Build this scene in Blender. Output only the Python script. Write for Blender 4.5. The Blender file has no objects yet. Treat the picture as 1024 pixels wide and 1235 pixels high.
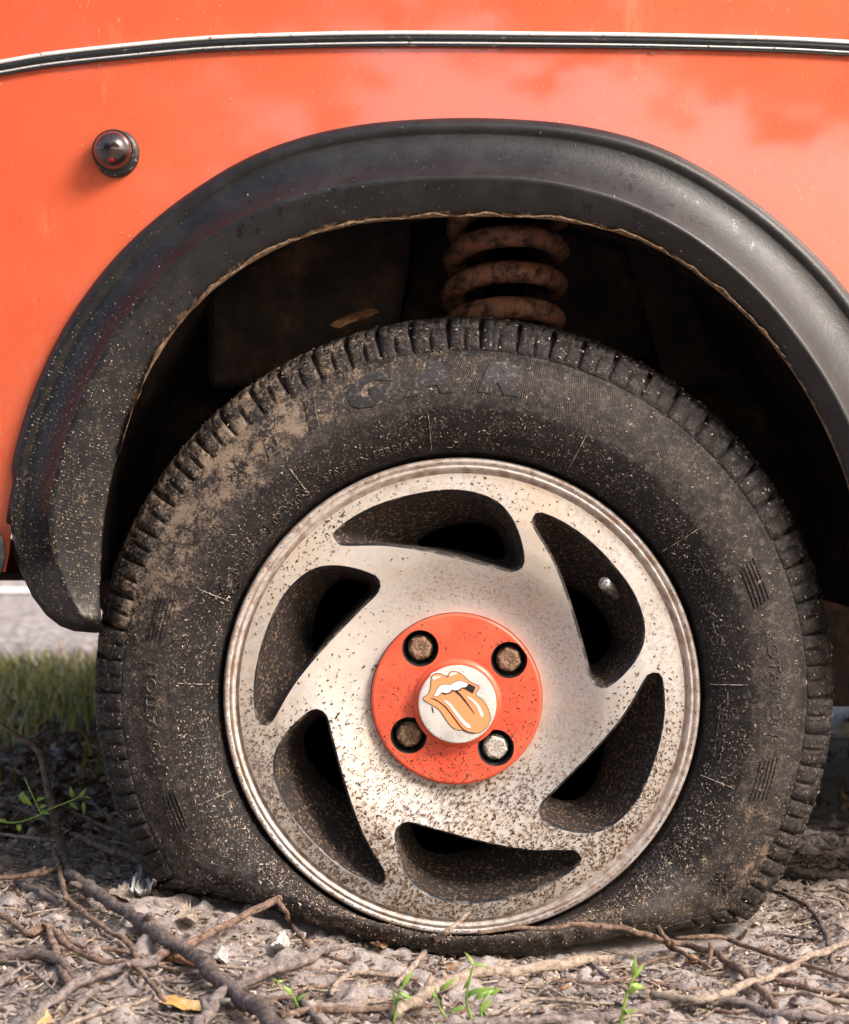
import bpy, bmesh, math, random, re
import numpy as np
from mathutils import Vector, Matrix
from mathutils.geometry import delaunay_2d_cdt

random.seed(7)
RNG = np.random.default_rng(11)
SC = bpy.context.scene
COL = SC.collection

# ------------------------------------------------------------------ camera, sky, sun, exposure
S = 0.000638          # metres per reference pixel on the wheel plane (Y = 0)
DIST = 1.7            # camera to wheel plane
CAMZ = 0.3866
cam_d = bpy.data.cameras.new("camera")
cam = bpy.data.objects.new("camera", cam_d)
COL.objects.link(cam)
cam.location = (0, -DIST, CAMZ)
cam.rotation_euler = (math.radians(90), 0, 0)
cam_d.sensor_fit = 'HORIZONTAL'
cam_d.sensor_width = 24
cam_d.lens = 24 * (DIST / S) / 1024
cam_d.shift_y = -(617.5 - 530) / 1024
cam_d.clip_start = 0.05
cam_d.clip_end = 500
cam_d.dof.use_dof = True
cam_d.dof.focus_distance = 1.69
cam_d.dof.aperture_fstop = 9.0
SC.camera = cam

SUN_EL, SUN_AZ = 38.0, 53.0      # degrees; azimuth to the right of straight behind the camera
world = bpy.data.worlds.new("World")
SC.world = world
world.use_nodes = True
wn = world.node_tree
bgn = wn.nodes['Background']
sky = wn.nodes.new('ShaderNodeTexSky')
sky.sky_type = 'NISHITA'
sky.sun_disc = False
sky.sun_elevation = math.radians(SUN_EL)
sky.sun_rotation = math.radians(180 - SUN_AZ)
sky.air_density = 1.0
sky.dust_density = 5.0
sky.ozone_density = .5
wb = wn.nodes.new('ShaderNodeMix'); wb.data_type = 'RGBA'; wb.blend_type = 'MULTIPLY'      # warm white balance
wb.inputs[0].default_value = 1.0; wb.inputs[7].default_value = (1.01, .965, .94, 1)
wn.links.new(sky.outputs[0], wb.inputs[6])
wn.links.new(wb.outputs[2], bgn.inputs[0])
bgn.inputs[1].default_value = 0.13
sun_d = bpy.data.lights.new("sun", 'SUN')
sun = bpy.data.objects.new("sun", sun_d)
COL.objects.link(sun)
sun_d.energy = 2.0
sun_d.angle = math.radians(24)
sun_d.color = (1.0, 0.955, 0.92)
_el, _az = math.radians(SUN_EL), math.radians(SUN_AZ)
sdir = Vector((math.sin(_az) * math.cos(_el), -math.cos(_az) * math.cos(_el), math.sin(_el)))   # towards the sun
sun.rotation_euler = (-sdir).to_track_quat('-Z', 'Y').to_euler()
sun.location = sdir * 20
SC.view_settings.view_transform = 'Standard'
SC.view_settings.look = 'None'
SC.view_settings.exposure = 1.5
SC.view_settings.gamma = 1
SC.view_settings.use_curve_mapping = False
SC.cycles.max_bounces = 6
SC.cycles.use_denoising = True

# ------------------------------------------------------------------ helpers
def PX(px, py, Y=0.0):
    """a point of the place at depth Y, read off the reference"""
    k = (DIST + Y) / DIST
    return np.array([(px - 512) * S * k, Y, CAMZ - (py - 530) * S * k])

def smooth(x, a=0.0, b=1.0):
    t = np.clip((np.asarray(x, float) - a) / (b - a), 0, 1)
    return t * t * (3 - 2 * t)

def catmull(pts, n, closed=False):
    p = np.asarray(pts, float)
    m = len(p)
    if closed:
        idx = lambda i: i % m
        segs = m
    else:
        idx = lambda i: min(max(i, 0), m - 1)
        segs = m - 1
    out = []
    for k in range(segs):
        p0, p1, p2, p3 = (p[idx(k + d)] for d in (-1, 0, 1, 2))
        for t in np.linspace(0, 1, 12, endpoint=False):
            out.append(0.5 * ((2 * p1) + (-p0 + p2) * t + (2 * p0 - 5 * p1 + 4 * p2 - p3) * t * t + (-p0 + 3 * p1 - 3 * p2 + p3) * t ** 3))
    out.append(p[0] if closed else p[-1])
    out = np.array(out)
    d = np.r_[0, np.cumsum(np.linalg.norm(np.diff(out, axis=0), axis=1))]
    q = np.linspace(0, d[-1], n + 1)[:-1] if closed else np.linspace(0, d[-1], n)
    return np.stack([np.interp(q, d, out[:, j]) for j in range(out.shape[1])], 1)

def hash3(ix, iy, iz):
    h = (ix * 374761393 + iy * 668265263 + iz * 2147483647) & 0xffffffff
    h = ((h ^ (h >> 13)) * 1274126177) & 0xffffffff
    return ((h ^ (h >> 16)) & 0xffff) / 65535.0

def vnoise(x, y, z=0.0):
    x, y, z = np.broadcast_arrays(np.asarray(x, float), np.asarray(y, float), np.asarray(z, float))
    xi, yi, zi = (np.floor(v).astype(np.int64) for v in (x, y, z))
    fx, fy, fz = x - xi, y - yi, z - zi
    fx, fy, fz = (f * f * (3 - 2 * f) for f in (fx, fy, fz))
    r = 0
    for a in (0, 1):
        for b in (0, 1):
            for c in (0, 1):
                r = r + hash3(xi + a, yi + b, zi + c) * (fx if a else 1 - fx) * (fy if b else 1 - fy) * (fz if c else 1 - fz)
    return r

def fbm(x, y, z=0.0, o=4):
    r, a, s, t = 0, 1.0, 1.0, 0
    for k in range(o):
        r = r + a * vnoise(x * s + 17 * k, y * s, z * s)
        t += a; a *= 0.5; s *= 2.1
    return r / t

def mesh_obj(name, verts, faces, mat=None, parent=None, sm=True, mats=None, mi=None, uv=None, attr=None):
    me = bpy.data.meshes.new(name)
    me.from_pydata([tuple(v) for v in verts], [], [tuple(int(i) for i in f) for f in faces])
    if mats:
        for m in mats: me.materials.append(m)
        if mi is not None: me.polygons.foreach_set('material_index', np.asarray(mi, np.int32))
    elif mat: me.materials.append(mat)
    if sm: me.polygons.foreach_set('use_smooth', np.ones(len(me.polygons), bool))
    if uv is not None:
        l = me.uv_layers.new(name='UVMap')
        li = np.zeros(len(me.loops), np.int32); me.loops.foreach_get('vertex_index', li)
        l.data.foreach_set('uv', np.asarray(uv, np.float32)[li].ravel())
    if attr:
        for k, v in attr.items():
            a = me.attributes.new(k, 'FLOAT', 'POINT')
            a.data.foreach_set('value', np.asarray(v, np.float32))
    me.update()
    o = bpy.data.objects.new(name, me)
    COL.objects.link(o)
    if parent: attach(o, parent)
    return o

def attach(o, parent):
    o.parent = parent
    m = Matrix.Translation(parent.location)
    p = parent.parent
    while p: p = None          # empties below are kept unrotated and hold world positions
    o.matrix_parent_inverse = WORLD[parent.name].inverted() if parent.name in WORLD else m.inverted()
    WORLD[o.name] = Matrix.Translation(o.location)
WORLD = {}

def empty(name, loc, parent=None):
    o = bpy.data.objects.new(name, None)
    COL.objects.link(o)
    o.empty_display_size = 0.05
    o.location = loc
    WORLD[o.name] = Matrix.Translation(Vector(loc))
    if parent:
        o.parent = parent
        o.matrix_parent_inverse = WORLD[parent.name].inverted()
    return o

def tag(o, label=None, cat=None, group=None, kind=None):
    if label: o['label'] = label
    if cat: o['category'] = cat
    if group: o['group'] = group
    if kind: o['kind'] = kind
    return o

def grid_faces(nu, nv, closed_u=False, flip=False):
    f = []
    for i in range(nu if closed_u else nu - 1):
        for j in range(nv - 1):
            a = i * nv + j; b = ((i + 1) % nu) * nv + j
            q = (a, b, b + 1, a + 1)
            f.append(q[::-1] if flip else q)
    return f

def lathe(profile, n, c, flip=False):
    """profile of (r, y) turned about the Y axis through c"""
    p = np.asarray(profile, float)
    th = np.linspace(0, 2 * np.pi, n, endpoint=False)
    T, R = np.meshgrid(th, p[:, 0], indexing='ij')
    Y = np.broadcast_to(p[:, 1], T.shape)
    v = np.stack([c[0] + R * np.sin(T), c[1] + Y, c[2] + R * np.cos(T)], -1).reshape(-1, 3)
    return v, grid_faces(n, len(p), True, flip)

def tube(pts, rad, n=8, cap=True, wob=0.0, seed=0):
    p = np.asarray(pts, float); m = len(p)
    rad = np.broadcast_to(np.asarray(rad, float), (m,))
    t = np.gradient(p, axis=0); t /= np.linalg.norm(t, axis=1)[:, None] + 1e-12
    up = np.array([0.13, 0.31, 0.94])
    v = []
    s = np.cross(t[0], up); s /= np.linalg.norm(s)
    for i in range(m):
        s = s - t[i] * s.dot(t[i]); s /= np.linalg.norm(s) + 1e-12
        u = np.cross(t[i], s)
        for k in range(n):
            a = 2 * math.pi * k / n
            r = rad[i]
            if wob: r *= 1 + wob * (float(vnoise(i * 0.9 + seed * 7.3, k * 1.3, seed)) - 0.5) * 2
            v.append(p[i] + r * (math.cos(a) * s + math.sin(a) * u))
    f = []
    for i in range(m - 1):
        for k in range(n):
            a, b = i * n + k, i * n + (k + 1) % n
            f.append((a, b, b + n, a + n))
    if cap:
        f.append(tuple(range(n))[::-1]); f.append(tuple(range((m - 1) * n, m * n)))
    return v, f

class MB:
    def __init__(s): s.v = []; s.f = []; s.mi = []
    def add(s, v, f, mi=0):
        o = len(s.v); s.v.extend([tuple(x) for x in v])
        s.f.extend([tuple(i + o for i in q) for q in f]); s.mi.extend([mi] * len(f))
    def box(s, a, b, mi=0):
        x0, y0, z0 = a; x1, y1, z1 = b
        s.add([(x0,y0,z0),(x1,y0,z0),(x1,y1,z0),(x0,y1,z0),(x0,y0,z1),(x1,y0,z1),(x1,y1,z1),(x0,y1,z1)],
              [(0,3,2,1),(4,5,6,7),(0,1,5,4),(1,2,6,5),(2,3,7,6),(3,0,4,7)], mi)
    def build(s, name, mat=None, parent=None, sm=True, mats=None):
        return mesh_obj(name, s.v, s.f, mat, parent, sm, mats, s.mi if mats else None)

def inside(poly, x, y):
    poly = np.asarray(poly); r = np.zeros(len(x), bool)
    j = len(poly) - 1
    for i in range(len(poly)):
        xi, yi, xj, yj = poly[i][0], poly[i][1], poly[j][0], poly[j][1]
        c = ((yi > y) != (yj > y)) & (x < (xj - xi) * (y - yi) / (yj - yi + 1e-15) + xi)
        r ^= c; j = i
    return r

def plate(outer, holes, sp):
    """triangulated flat plate with holes and inner points: returns (n,2) points and triangles"""
    loops = [np.asarray(outer, float)] + [np.asarray(h, float) for h in holes]
    allb = np.concatenate(loops)
    lo, hi = allb.min(0), allb.max(0)
    xs = np.arange(lo[0], hi[0], sp); ys = np.arange(lo[1], hi[1], sp * 0.866)
    gx, gy = np.meshgrid(xs, ys); gx = gx + (np.arange(len(ys)) % 2)[:, None] * sp / 2
    g = np.stack([gx.ravel(), gy.ravel()], 1) + RNG.normal(0, sp * .01, (gx.size, 2))
    k = inside(loops[0], g[:, 0], g[:, 1])
    for h in loops[1:]: k &= ~inside(h, g[:, 0], g[:, 1])
    g = g[k]
    keep = np.ones(len(g), bool)
    for i in range(0, len(g), 2000):
        d = ((g[i:i + 2000, None, :] - allb[None]) ** 2).sum(-1).min(1)
        keep[i:i + 2000] = d > (sp * .55) ** 2
    g = g[keep]
    vs, es = [], []
    for l in loops:
        o = len(vs); vs += [Vector(p) for p in l]
        es += [(o + i, o + (i + 1) % len(l)) for i in range(len(l))]
    vs += [Vector(p) for p in g]
    r = delaunay_2d_cdt(vs, es, [], 0, 1e-7)
    v = np.array([tuple(p) for p in r[0]]); f = np.array(r[2])
    c = v[f].mean(1)
    k = inside(loops[0], c[:, 0], c[:, 1])
    for h in loops[1:]: k &= ~inside(h, c[:, 0], c[:, 1])
    return v, f[k]

# ------------------------------------------------------------------ materials
class NT:
    def __init__(s, name, rough=0.5, metal=0.0, spec=0.5, coat=0.0, coat_r=0.1):
        s.m = bpy.data.materials.new(name); s.m.use_nodes = True
        s.t = s.m.node_tree; s.b = s.t.nodes['Principled BSDF']
        s.b.inputs['Roughness'].default_value = rough
        s.b.inputs['Metallic'].default_value = metal
        s.b.inputs['Specular IOR Level'].default_value = spec
        s.b.inputs['Coat Weight'].default_value = coat
        s.b.inputs['Coat Roughness'].default_value = coat_r
        s.co = s.n('ShaderNodeTexCoord').outputs['Object']
    def n(s, t): return s.t.nodes.new(t)
    def put(s, sock, v):
        if hasattr(v, 'links') or isinstance(v, bpy.types.NodeSocket): s.t.links.new(v, sock)
        elif isinstance(v, (tuple, list)) and len(v) == 3 and sock.type == 'RGBA': sock.default_value = (*v, 1)
        else: sock.default_value = v
    def noise(s, scale, detail=4, rough=0.6, co=None, dist=0.0, w=None):
        n = s.n('ShaderNodeTexNoise'); s.put(n.inputs['Vector'], co or s.co)
        n.inputs['Scale'].default_value = scale; n.inputs['Detail'].default_value = detail
        n.inputs['Roughness'].default_value = rough; n.inputs['Distortion'].default_value = dist
        return n.outputs['Fac']
    def voro(s, scale, co=None, feature='F1', rnd=1.0, out='Distance'):
        n = s.n('ShaderNodeTexVoronoi'); s.put(n.inputs['Vector'], co or s.co); n.feature = feature
        n.inputs['Scale'].default_value = scale; n.inputs['Randomness'].default_value = rnd
        return n.outputs[out]
    def ramp(s, f, stops, interp='LINEAR'):
        n = s.n('ShaderNodeValToRGB'); s.put(n.inputs[0], f); n.color_ramp.interpolation = interp
        e = n.color_ramp.elements
        while len(e) < len(stops): e.new(0.5)
        for q, (p, c) in zip(e, stops):
            q.position = p; q.color = (c, c, c, 1) if isinstance(c, (int, float)) else (*c, 1)
        return n.outputs[0]
    def step(s, f, a, b):
        n = s.n('ShaderNodeMapRange'); n.interpolation_type = 'SMOOTHSTEP'
        s.put(n.inputs[0], f); n.inputs[1].default_value = a; n.inputs[2].default_value = b
        return n.outputs[0]
    def mix(s, f, a, b):
        n = s.n('ShaderNodeMix'); n.data_type = 'RGBA'
        s.put(n.inputs[0], f); s.put(n.inputs[6], a); s.put(n.inputs[7], b)
        return n.outputs[2]
    def math(s, op, a, b=0.0, c=None):
        n = s.n('ShaderNodeMath'); n.operation = op
        s.put(n.inputs[0], a); s.put(n.inputs[1], b)
        if c is not None: s.put(n.inputs[2], c)
        return n.outputs[0]
    def attr(s, name):
        n = s.n('ShaderNodeAttribute'); n.attribute_name = name; return n.outputs['Fac']
    def vmap(s, co=None, scale=(1, 1, 1), loc=(0, 0, 0), rot=(0, 0, 0)):
        n = s.n('ShaderNodeMapping'); s.put(n.inputs[0], co or s.co)
        n.inputs['Scale'].default_value = scale; n.inputs['Location'].default_value = loc; n.inputs['Rotation'].default_value = rot
        return n.outputs[0]
    def xyz(s, co=None):
        n = s.n('ShaderNodeSeparateXYZ'); s.put(n.inputs[0], co or s.co); return n.outputs
    def uv(s): return s.n('ShaderNodeTexCoord').outputs['UV']
    def island(s): return s.n('ShaderNodeNewGeometry').outputs['Random Per Island']
    def bump(s, h, strength=0.5, dist=0.001, prev=None):
        n = s.n('ShaderNodeBump'); n.inputs['Strength'].default_value = strength; n.inputs['Distance'].default_value = dist
        s.put(n.inputs['Height'], h)
        if prev: s.t.links.new(prev, n.inputs['Normal'])
        return n.outputs[0]
    def fin(s, color=None, rough=None, normal=None, metal=None, coatn=False, **kw):
        if color is not None: s.put(s.b.inputs['Base Color'], color)
        if rough is not None: s.put(s.b.inputs['Roughness'], rough)
        if metal is not None: s.put(s.b.inputs['Metallic'], metal)
        if normal is not None: s.t.links.new(normal, s.b.inputs['Normal'])
        if coatn and normal is not None: s.t.links.new(normal, s.b.inputs['Coat Normal'])
        for k, v in kw.items(): s.put(s.b.inputs[k.replace('_', ' ')], v)
        return s.m

M = {}
def mk():
    # faded orange-red paint
    a = NT('faded_paint', rough=.5, spec=.25, coat=1.0, coat_r=.09)
    fade = a.noise(3.5, 5, .6)
    base = a.mix(a.step(fade, .35, .7), (.68, .104, .042), (.72, .134, .056))
    blot = a.math('MULTIPLY', a.step(a.noise(60, 5, .65), .58, .75), a.step(a.noise(4, 2), .45, .62))
    base = a.mix(a.math('MULTIPLY', blot, .5), base, (.50, .05, .025))
    film = a.math('MULTIPLY', a.step(a.noise(190, 6, .8), .49, .64), a.step(a.noise(7, 4, .6, co=a.vmap(loc=(5, 5, 5))), .48, .66))
    base = a.mix(a.math('MULTIPLY', film, .55), base, (.42, .16, .08))
    dots = a.step(a.voro(260), .13, .07)
    dots = a.math('MULTIPLY', dots, a.step(a.noise(45, 3), .50, .60))
    base = a.mix(a.math('MULTIPLY', dots, .8), base, (.12, .04, .02))
    pale = a.math('MULTIPLY', a.step(a.noise(420, 2, .6, co=a.vmap(scale=(1, 1, .35))), .66, .74), a.step(a.noise(9, 3), .44, .6))
    base = a.mix(a.math('MULTIPLY', pale, .5), base, (.80, .42, .24))
    sc = a.voro(9, co=a.vmap(scale=(.35, 1, 1.2), rot=(0, .5, 0)), feature='DISTANCE_TO_EDGE')
    scm = a.math('MULTIPLY', a.step(sc, .0035, .0012), a.step(a.noise(6, 3, co=a.vmap(loc=(3, 1, 7))), .56, .64))
    sc2 = a.voro(16, co=a.vmap(scale=(1.2, 1, .3), rot=(0, -.3, 0), loc=(4, 2, 1)), feature='DISTANCE_TO_EDGE')
    scm = a.math('ADD', scm, a.math('MULTIPLY', a.step(sc2, .004, .001), a.step(a.noise(8, 3, co=a.vmap(loc=(9, 1, 2))), .60, .66)))
    base = a.mix(a.math('MULTIPLY', scm, .10), base, (.88, .42, .26))
    chalk = a.math('MULTIPLY', a.step(a.noise(26, 7, .75, co=a.vmap(scale=(1, 1, .3))), .54, .74), a.step(a.noise(4.5, 3, co=a.vmap(loc=(1, 5, 2))), .46, .62))
    base = a.mix(a.math('MULTIPLY', chalk, .35), base, (.86, .36, .20))
    rg = a.math('MULTIPLY_ADD', a.noise(25, 6, .7), .25, .3)
    M['paint'] = a.fin(base, rough=rg, normal=a.bump(a.noise(14, 4, .5), .07, .004), Coat_Roughness=a.math('MULTIPLY_ADD', a.noise(7, 5, .7), .10, .02), Coat_IOR=1.85)
    # wheel silver white
    a = NT('silver_wheel_paint', rough=.42, metal=.08)
    x = a.xyz()
    n1 = a.noise(16, 6, .65)
    c = a.mix(a.step(n1, .35, .75), (.58, .55, .515), (.48, .435, .38))
    g = a.attr('groove')
    st = a.math('MULTIPLY', g, a.step(a.noise(30, 5, .7), .2, .7))
    c = a.mix(a.math('MULTIPLY', st, .60), c, (.30, .17, .10))
    d = a.attr('dish_shade')
    sp = a.step(a.noise(420, 4, .75), .50, .66)
    c = a.mix(a.math('MULTIPLY', a.math('MULTIPLY', sp, d), .75), c, (.22, .15, .10))
    low = a.math('MULTIPLY', a.step(a.noise(260, 5, .78), .48, .58), a.step(a.noise(24, 4), .28, .55))
    grimefilm = a.math('MULTIPLY', a.math('MULTIPLY', a.attr('grime'), .45), a.step(a.noise(20, 6, .7), .3, .62))
    c = a.mix(grimefilm, c, (.33, .265, .215))
    c = a.mix(a.math('MULTIPLY', low, a.attr('grime')), c, (.15, .095, .06))
    warm = a.step(a.noise(7, 4, .6), .48, .68)
    c = a.mix(a.math('MULTIPLY', warm, .40), c, (.60, .44, .28))
    M['silver'] = a.fin(c, rough=a.math('MULTIPLY_ADD', a.noise(50, 5, .7), .3, .34), normal=a.bump(a.noise(260, 4, .7), .18, .0008))
    # rim lip, pitted
    a = NT('pitted_lip', rough=.4, metal=.3)
    c = a.mix(a.step(a.noise(110, 6, .7), .42, .62), (.62, .56, .51), (.40, .30, .24))
    M['lip'] = a.fin(c, rough=.42, normal=a.bump(a.noise(220, 5, .7), .55, .0012))
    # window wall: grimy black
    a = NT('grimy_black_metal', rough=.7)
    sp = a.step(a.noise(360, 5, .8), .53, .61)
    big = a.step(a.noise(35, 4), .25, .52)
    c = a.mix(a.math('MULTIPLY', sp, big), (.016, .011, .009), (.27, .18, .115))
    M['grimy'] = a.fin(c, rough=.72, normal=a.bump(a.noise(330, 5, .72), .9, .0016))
    # bevel edges: worn dark
    a = NT('worn_edge', rough=.4)
    c = a.mix(a.step(a.noise(90, 5), .50, .62), (.014, .016, .020), (.13, .11, .095))
    M['edge'] = a.fin(c)
    # orange cap
    a = NT('orange_cap_paint', rough=.45, coat=.25, coat_r=.2)
    c = a.mix(a.step(a.noise(35, 5), .35, .7), (.74, .085, .035), (.80, .13, .06))
    gr = a.math('MULTIPLY', a.step(a.noise(520, 4, .75), .585, .66), a.step(a.noise(60, 3), .35, .62))
    c = a.mix(gr, c, (.12, .10, .075))
    M['cap'] = a.fin(c, normal=a.bump(a.noise(300, 4, .7), .25, .0006))
    a = NT('worn_white_disc', rough=.4)
    gr = a.step(a.noise(650, 3, .7), .63, .70)
    c = a.mix(gr, a.mix(a.step(a.noise(80, 4), .4, .7), (.66, .64, .60), (.52, .50, .47)), (.13, .11, .09))
    M['disc'] = a.fin(c)
    for k, col in dict(peach=(.88, .33, .14), ink=(.022, .018, .02), white=(.80, .79, .77)).items():
        a = NT('sticker_' + k, rough=.35)
        gr = a.step(a.noise(900, 3, .7), .66, .72)
        M[k] = a.fin(a.mix(a.math('MULTIPLY', gr, .5), col, (.2, .12, .08)))
    a = NT('rusty_bolt', rough=.75)
    v = a.noise(500, 4, .75)
    c = a.ramp(v, [(.30, (.05, .03, .02)), (.45, (.17, .09, .05)), (.60, (.33, .21, .13)), (.72, (.55, .42, .32))])
    M['rust'] = a.fin(c, normal=a.bump(v, .9, .0012))
    a = NT('pale_bolt', rough=.55, metal=.2)
    v = a.noise(600, 4, .75)
    c = a.ramp(v, [(.36, (.09, .06, .05)), (.46, (.50, .46, .42)), (.7, (.68, .65, .60))])
    M['palebolt'] = a.fin(c, normal=a.bump(v, .6, .001))
    a = NT('bolt_socket', rough=.5)
    M['socket'] = a.fin(a.mix(a.step(a.noise(160, 5), .5, .7), (.014, .016, .017), (.07, .065, .055)))
    # tyre
    a = NT('dusty_rubber', rough=.75, spec=.22)
    uvn = a.uv(); mud = a.attr('mud'); inner = a.attr('inner')
    u, v_, _ = a.xyz(uvn)
    rib = a.math('SINE', a.math('MULTIPLY', a.math('ADD', a.math('MULTIPLY', u, 1.0), a.math('MULTIPLY', v_, .35)), 2 * math.pi / .00145))
    ribm = a.attr('ribs')
    fine = a.noise(480, 5, .75); med = a.noise(95, 5, .7); big = a.noise(16, 4, .6)
    c = a.mix(a.step(big, .35, .7), (.008, .0072, .0078), (.019, .0165, .0165))
    dust = a.math('MULTIPLY', a.step(fine, .50, .66), a.step(a.math('ADD', med, a.math('MULTIPLY', mud, .12)), .42, .68))
    c = a.mix(a.math('MULTIPLY', dust, .66), c, (.215, .188, .172))
    ribd = a.math('MULTIPLY', a.math('MULTIPLY', a.step(rib, .1, .9), ribm), a.step(med, .25, .6))
    c = a.mix(a.math('MULTIPLY', ribd, .38), c, (.15, .115, .095))
    c = a.mix(a.math('MULTIPLY', a.math('MULTIPLY', a.math('SUBTRACT', 1.0, inner), a.step(a.noise(150, 6, .8), .47, .66)), .42), c, (.16, .13, .112))
    # fine scattered tan specks on the smooth inner band
    spk = a.step(a.noise(620, 3, .7), .60, .68)
    c = a.mix(a.math('MULTIPLY', a.math('MULTIPLY', spk, a.math('MULTIPLY_ADD', inner, .5, .4)), a.step(a.noise(70, 3), .35, .62)), c, (.40, .29, .20))
    mn = a.math('ADD', a.math('MULTIPLY', a.noise(55, 8, .76), .78), a.math('MULTIPLY', fine, .34))
    mm = a.math('MULTIPLY', a.step(a.math('ADD', mn, a.math('MULTIPLY', mud, .17)), .665, .79), a.step(mud, .02, .25))
    c = a.mix(a.math('MULTIPLY', mm, .74), c, a.mix(fine, (.17, .125, .09), (.44, .33, .235)))
    b = a.bump(a.math('MULTIPLY', rib, ribm), .28, .0003)
    b = a.bump(fine, .55, .0010, b)
    b = a.bump(mm, .5, .0012, b)
    M['rubber'] = a.fin(c, rough=a.math('MULTIPLY_ADD', med, .3, .5), normal=b)
    a = NT('smooth_letter_rubber', rough=.5, spec=.5)
    c = a.mix(a.step(a.noise(300, 5, .7), .52, .66), (.018, .016, .017), (.15, .12, .10))
    M['letter'] = a.fin(c, normal=a.bump(a.noise(400, 4), .3, .0006))
    a = NT('dust_in_edges', rough=.9)
    M['dustedge'] = a.fin(a.mix(a.step(a.noise(200, 4), .40, .6), (.05, .042, .037), (.42, .35, .29)))
    # plastic flare
    a = NT('black_textured_plastic', rough=.42, spec=.42)
    low = a.attr('grime')
    v1 = a.noise(260, 5, .72); v2 = a.noise(40, 5, .65)
    c = a.mix(a.step(v2, .35, .75), (.0085, .008, .0085), (.019, .018, .0185))
    wet = a.math('MULTIPLY', a.step(a.noise(85, 4, .7, co=a.vmap(scale=(1, 1, .8))), .60, .64), a.step(a.noise(11, 3), .48, .58))
    c = a.mix(wet, c, (.006, .004, .005))
    tan = a.math('MULTIPLY', a.step(v1, .54, .68), a.math('MULTIPLY', low, a.step(v2, .3, .62)))
    c = a.mix(a.math('MULTIPLY', tan, .9), c, (.26, .19, .11))
    lip = a.attr('lip')
    lm = a.step(a.math('ADD', a.math('MULTIPLY', a.noise(130, 6, .75), .8), a.math('MULTIPLY', lip, .55)), .62, .82)
    c = a.mix(lm, c, a.mix(v1, (.12, .07, .04), (.42, .27, .16)))
    spk = a.math('MULTIPLY', a.step(a.voro(300), .10, .05), a.step(a.noise(50, 3), .5, .6))
    c = a.mix(spk, c, (.5, .45, .38))
    r = a.math('ADD', a.math('MULTIPLY_ADD', v2, .28, .27), a.math('MULTIPLY', wet, -.18))
    M['plastic'] = a.fin(c, rough=r, normal=a.bump(v1, .45, .0006, a.bump(a.noise(900, 2, .5), .25, .0004)))
    a = NT('dried_mud', rough=.95)
    v = a.noise(300, 6, .75)
    M['mud'] = a.fin(a.ramp(v, [(.3, (.04, .025, .017)), (.5, (.17, .105, .06)), (.68, (.48, .32, .19))]), normal=a.bump(v, 1, .002))
    a = NT('wheel_well_liner', rough=.85)
    v = a.noise(22, 7, .7)
    c = a.ramp(v, [(.38, (.009, .007, .006)), (.55, (.038, .023, .016)), (.72, (.14, .075, .045))])
    M['liner'] = a.fin(c, normal=a.bump(a.noise(120, 6, .7), .8, .003))
    a = NT('flaking_red_spring', rough=.6)
    v = a.noise(75, 6, .72)
    c = a.ramp(v, [(.38, (.035, .018, .013)), (.47, (.19, .09, .055)), (.56, (.34, .18, .11)), (.66, (.52, .09, .05))])
    M['spring'] = a.fin(c, normal=a.bump(a.noise(130, 5, .7), .9, .002))
    a = NT('chrome', rough=.18, metal=1.0)
    M['chrome'] = a.fin(a.mix(a.step(a.noise(220, 4), .60, .68), (.86, .86, .85), (.34, .24, .17)), rough=.45, metal=.4)
    a = NT('black_rubber_insert', rough=.32)
    M['insert'] = a.fin(a.mix(a.step(a.noise(150, 4), .6, .7), (.012, .013, .014), (.12, .09, .06)))
    a = NT('smoked_red_lens', rough=.16, coat=.7, coat_r=.1)
    M['lens'] = a.fin(a.mix(a.step(a.noise(130, 5), .45, .65), (.012, .007, .007), (.040, .022, .020)), rough=.22)
    a = NT('red_reflector', rough=.2); M['redref'] = a.fin((.35, .006, .01))
    a = NT('black_rubber_base', rough=.35)
    M['lampbase'] = a.fin(a.mix(a.step(a.noise(330, 4), .6, .68), (.013, .018, .018), (.35, .27, .2)))
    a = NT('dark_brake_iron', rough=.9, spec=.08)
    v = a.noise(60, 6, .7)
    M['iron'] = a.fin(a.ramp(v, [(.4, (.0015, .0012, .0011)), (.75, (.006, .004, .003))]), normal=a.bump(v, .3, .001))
    a = NT('valve_metal', rough=.35, metal=.6)
    M['valve'] = a.fin(a.mix(a.step(a.noise(400, 4), .48, .62), (.45, .44, .42), (.14, .10, .07)), normal=a.bump(a.noise(500, 3), .6, .001))
    a = NT('seed_husk', rough=.8)
    i = a.island()
    M['husk'] = a.fin(a.ramp(i, [(0, (.030, .018, .012)), (.45, (.10, .055, .033)), (.8, (.20, .12, .07)), (1, (.34, .23, .14))]))
    a = NT('pale_chaff', rough=.85)
    i = a.island()
    M['chaff'] = a.fin(a.ramp(i, [(0, (.12, .088, .066)), (.45, (.28, .205, .155)), (.85, (.49, .39, .305)), (1, (.70, .61, .51))]))
    # ground
    a = NT('dry_dirt', rough=.95)
    n1 = a.noise(5, 5, .6); n2 = a.noise(38, 6, .7); n3 = a.noise(260, 6, .75)
    c = a.mix(a.step(n1, .35, .65), (.41, .35, .32), (.56, .50, .465))
    c = a.mix(a.step(n2, .42, .72), c, (.23, .165, .135))
    c = a.mix(a.math('MULTIPLY', a.step(n3, .52, .70), .75), c, (.66, .60, .55))
    c = a.mix(a.math('MULTIPLY', a.step(n3, .46, .32), .85), c, (.055, .034, .026))
    M['dirt'] = a.fin(c, normal=a.bump(n3, .9, .004, a.bump(n2, .7, .008)))
    a = NT('gravelly_asphalt', rough=.85)
    v = a.voro(70, out='Color')
    s_ = a.n('ShaderNodeSeparateColor'); a.put(s_.inputs[0], v)
    c = a.ramp(s_.outputs[0], [(0, (.08, .07, .066)), (.5, (.22, .195, .185)), (1, (.44, .39, .37))])
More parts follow.
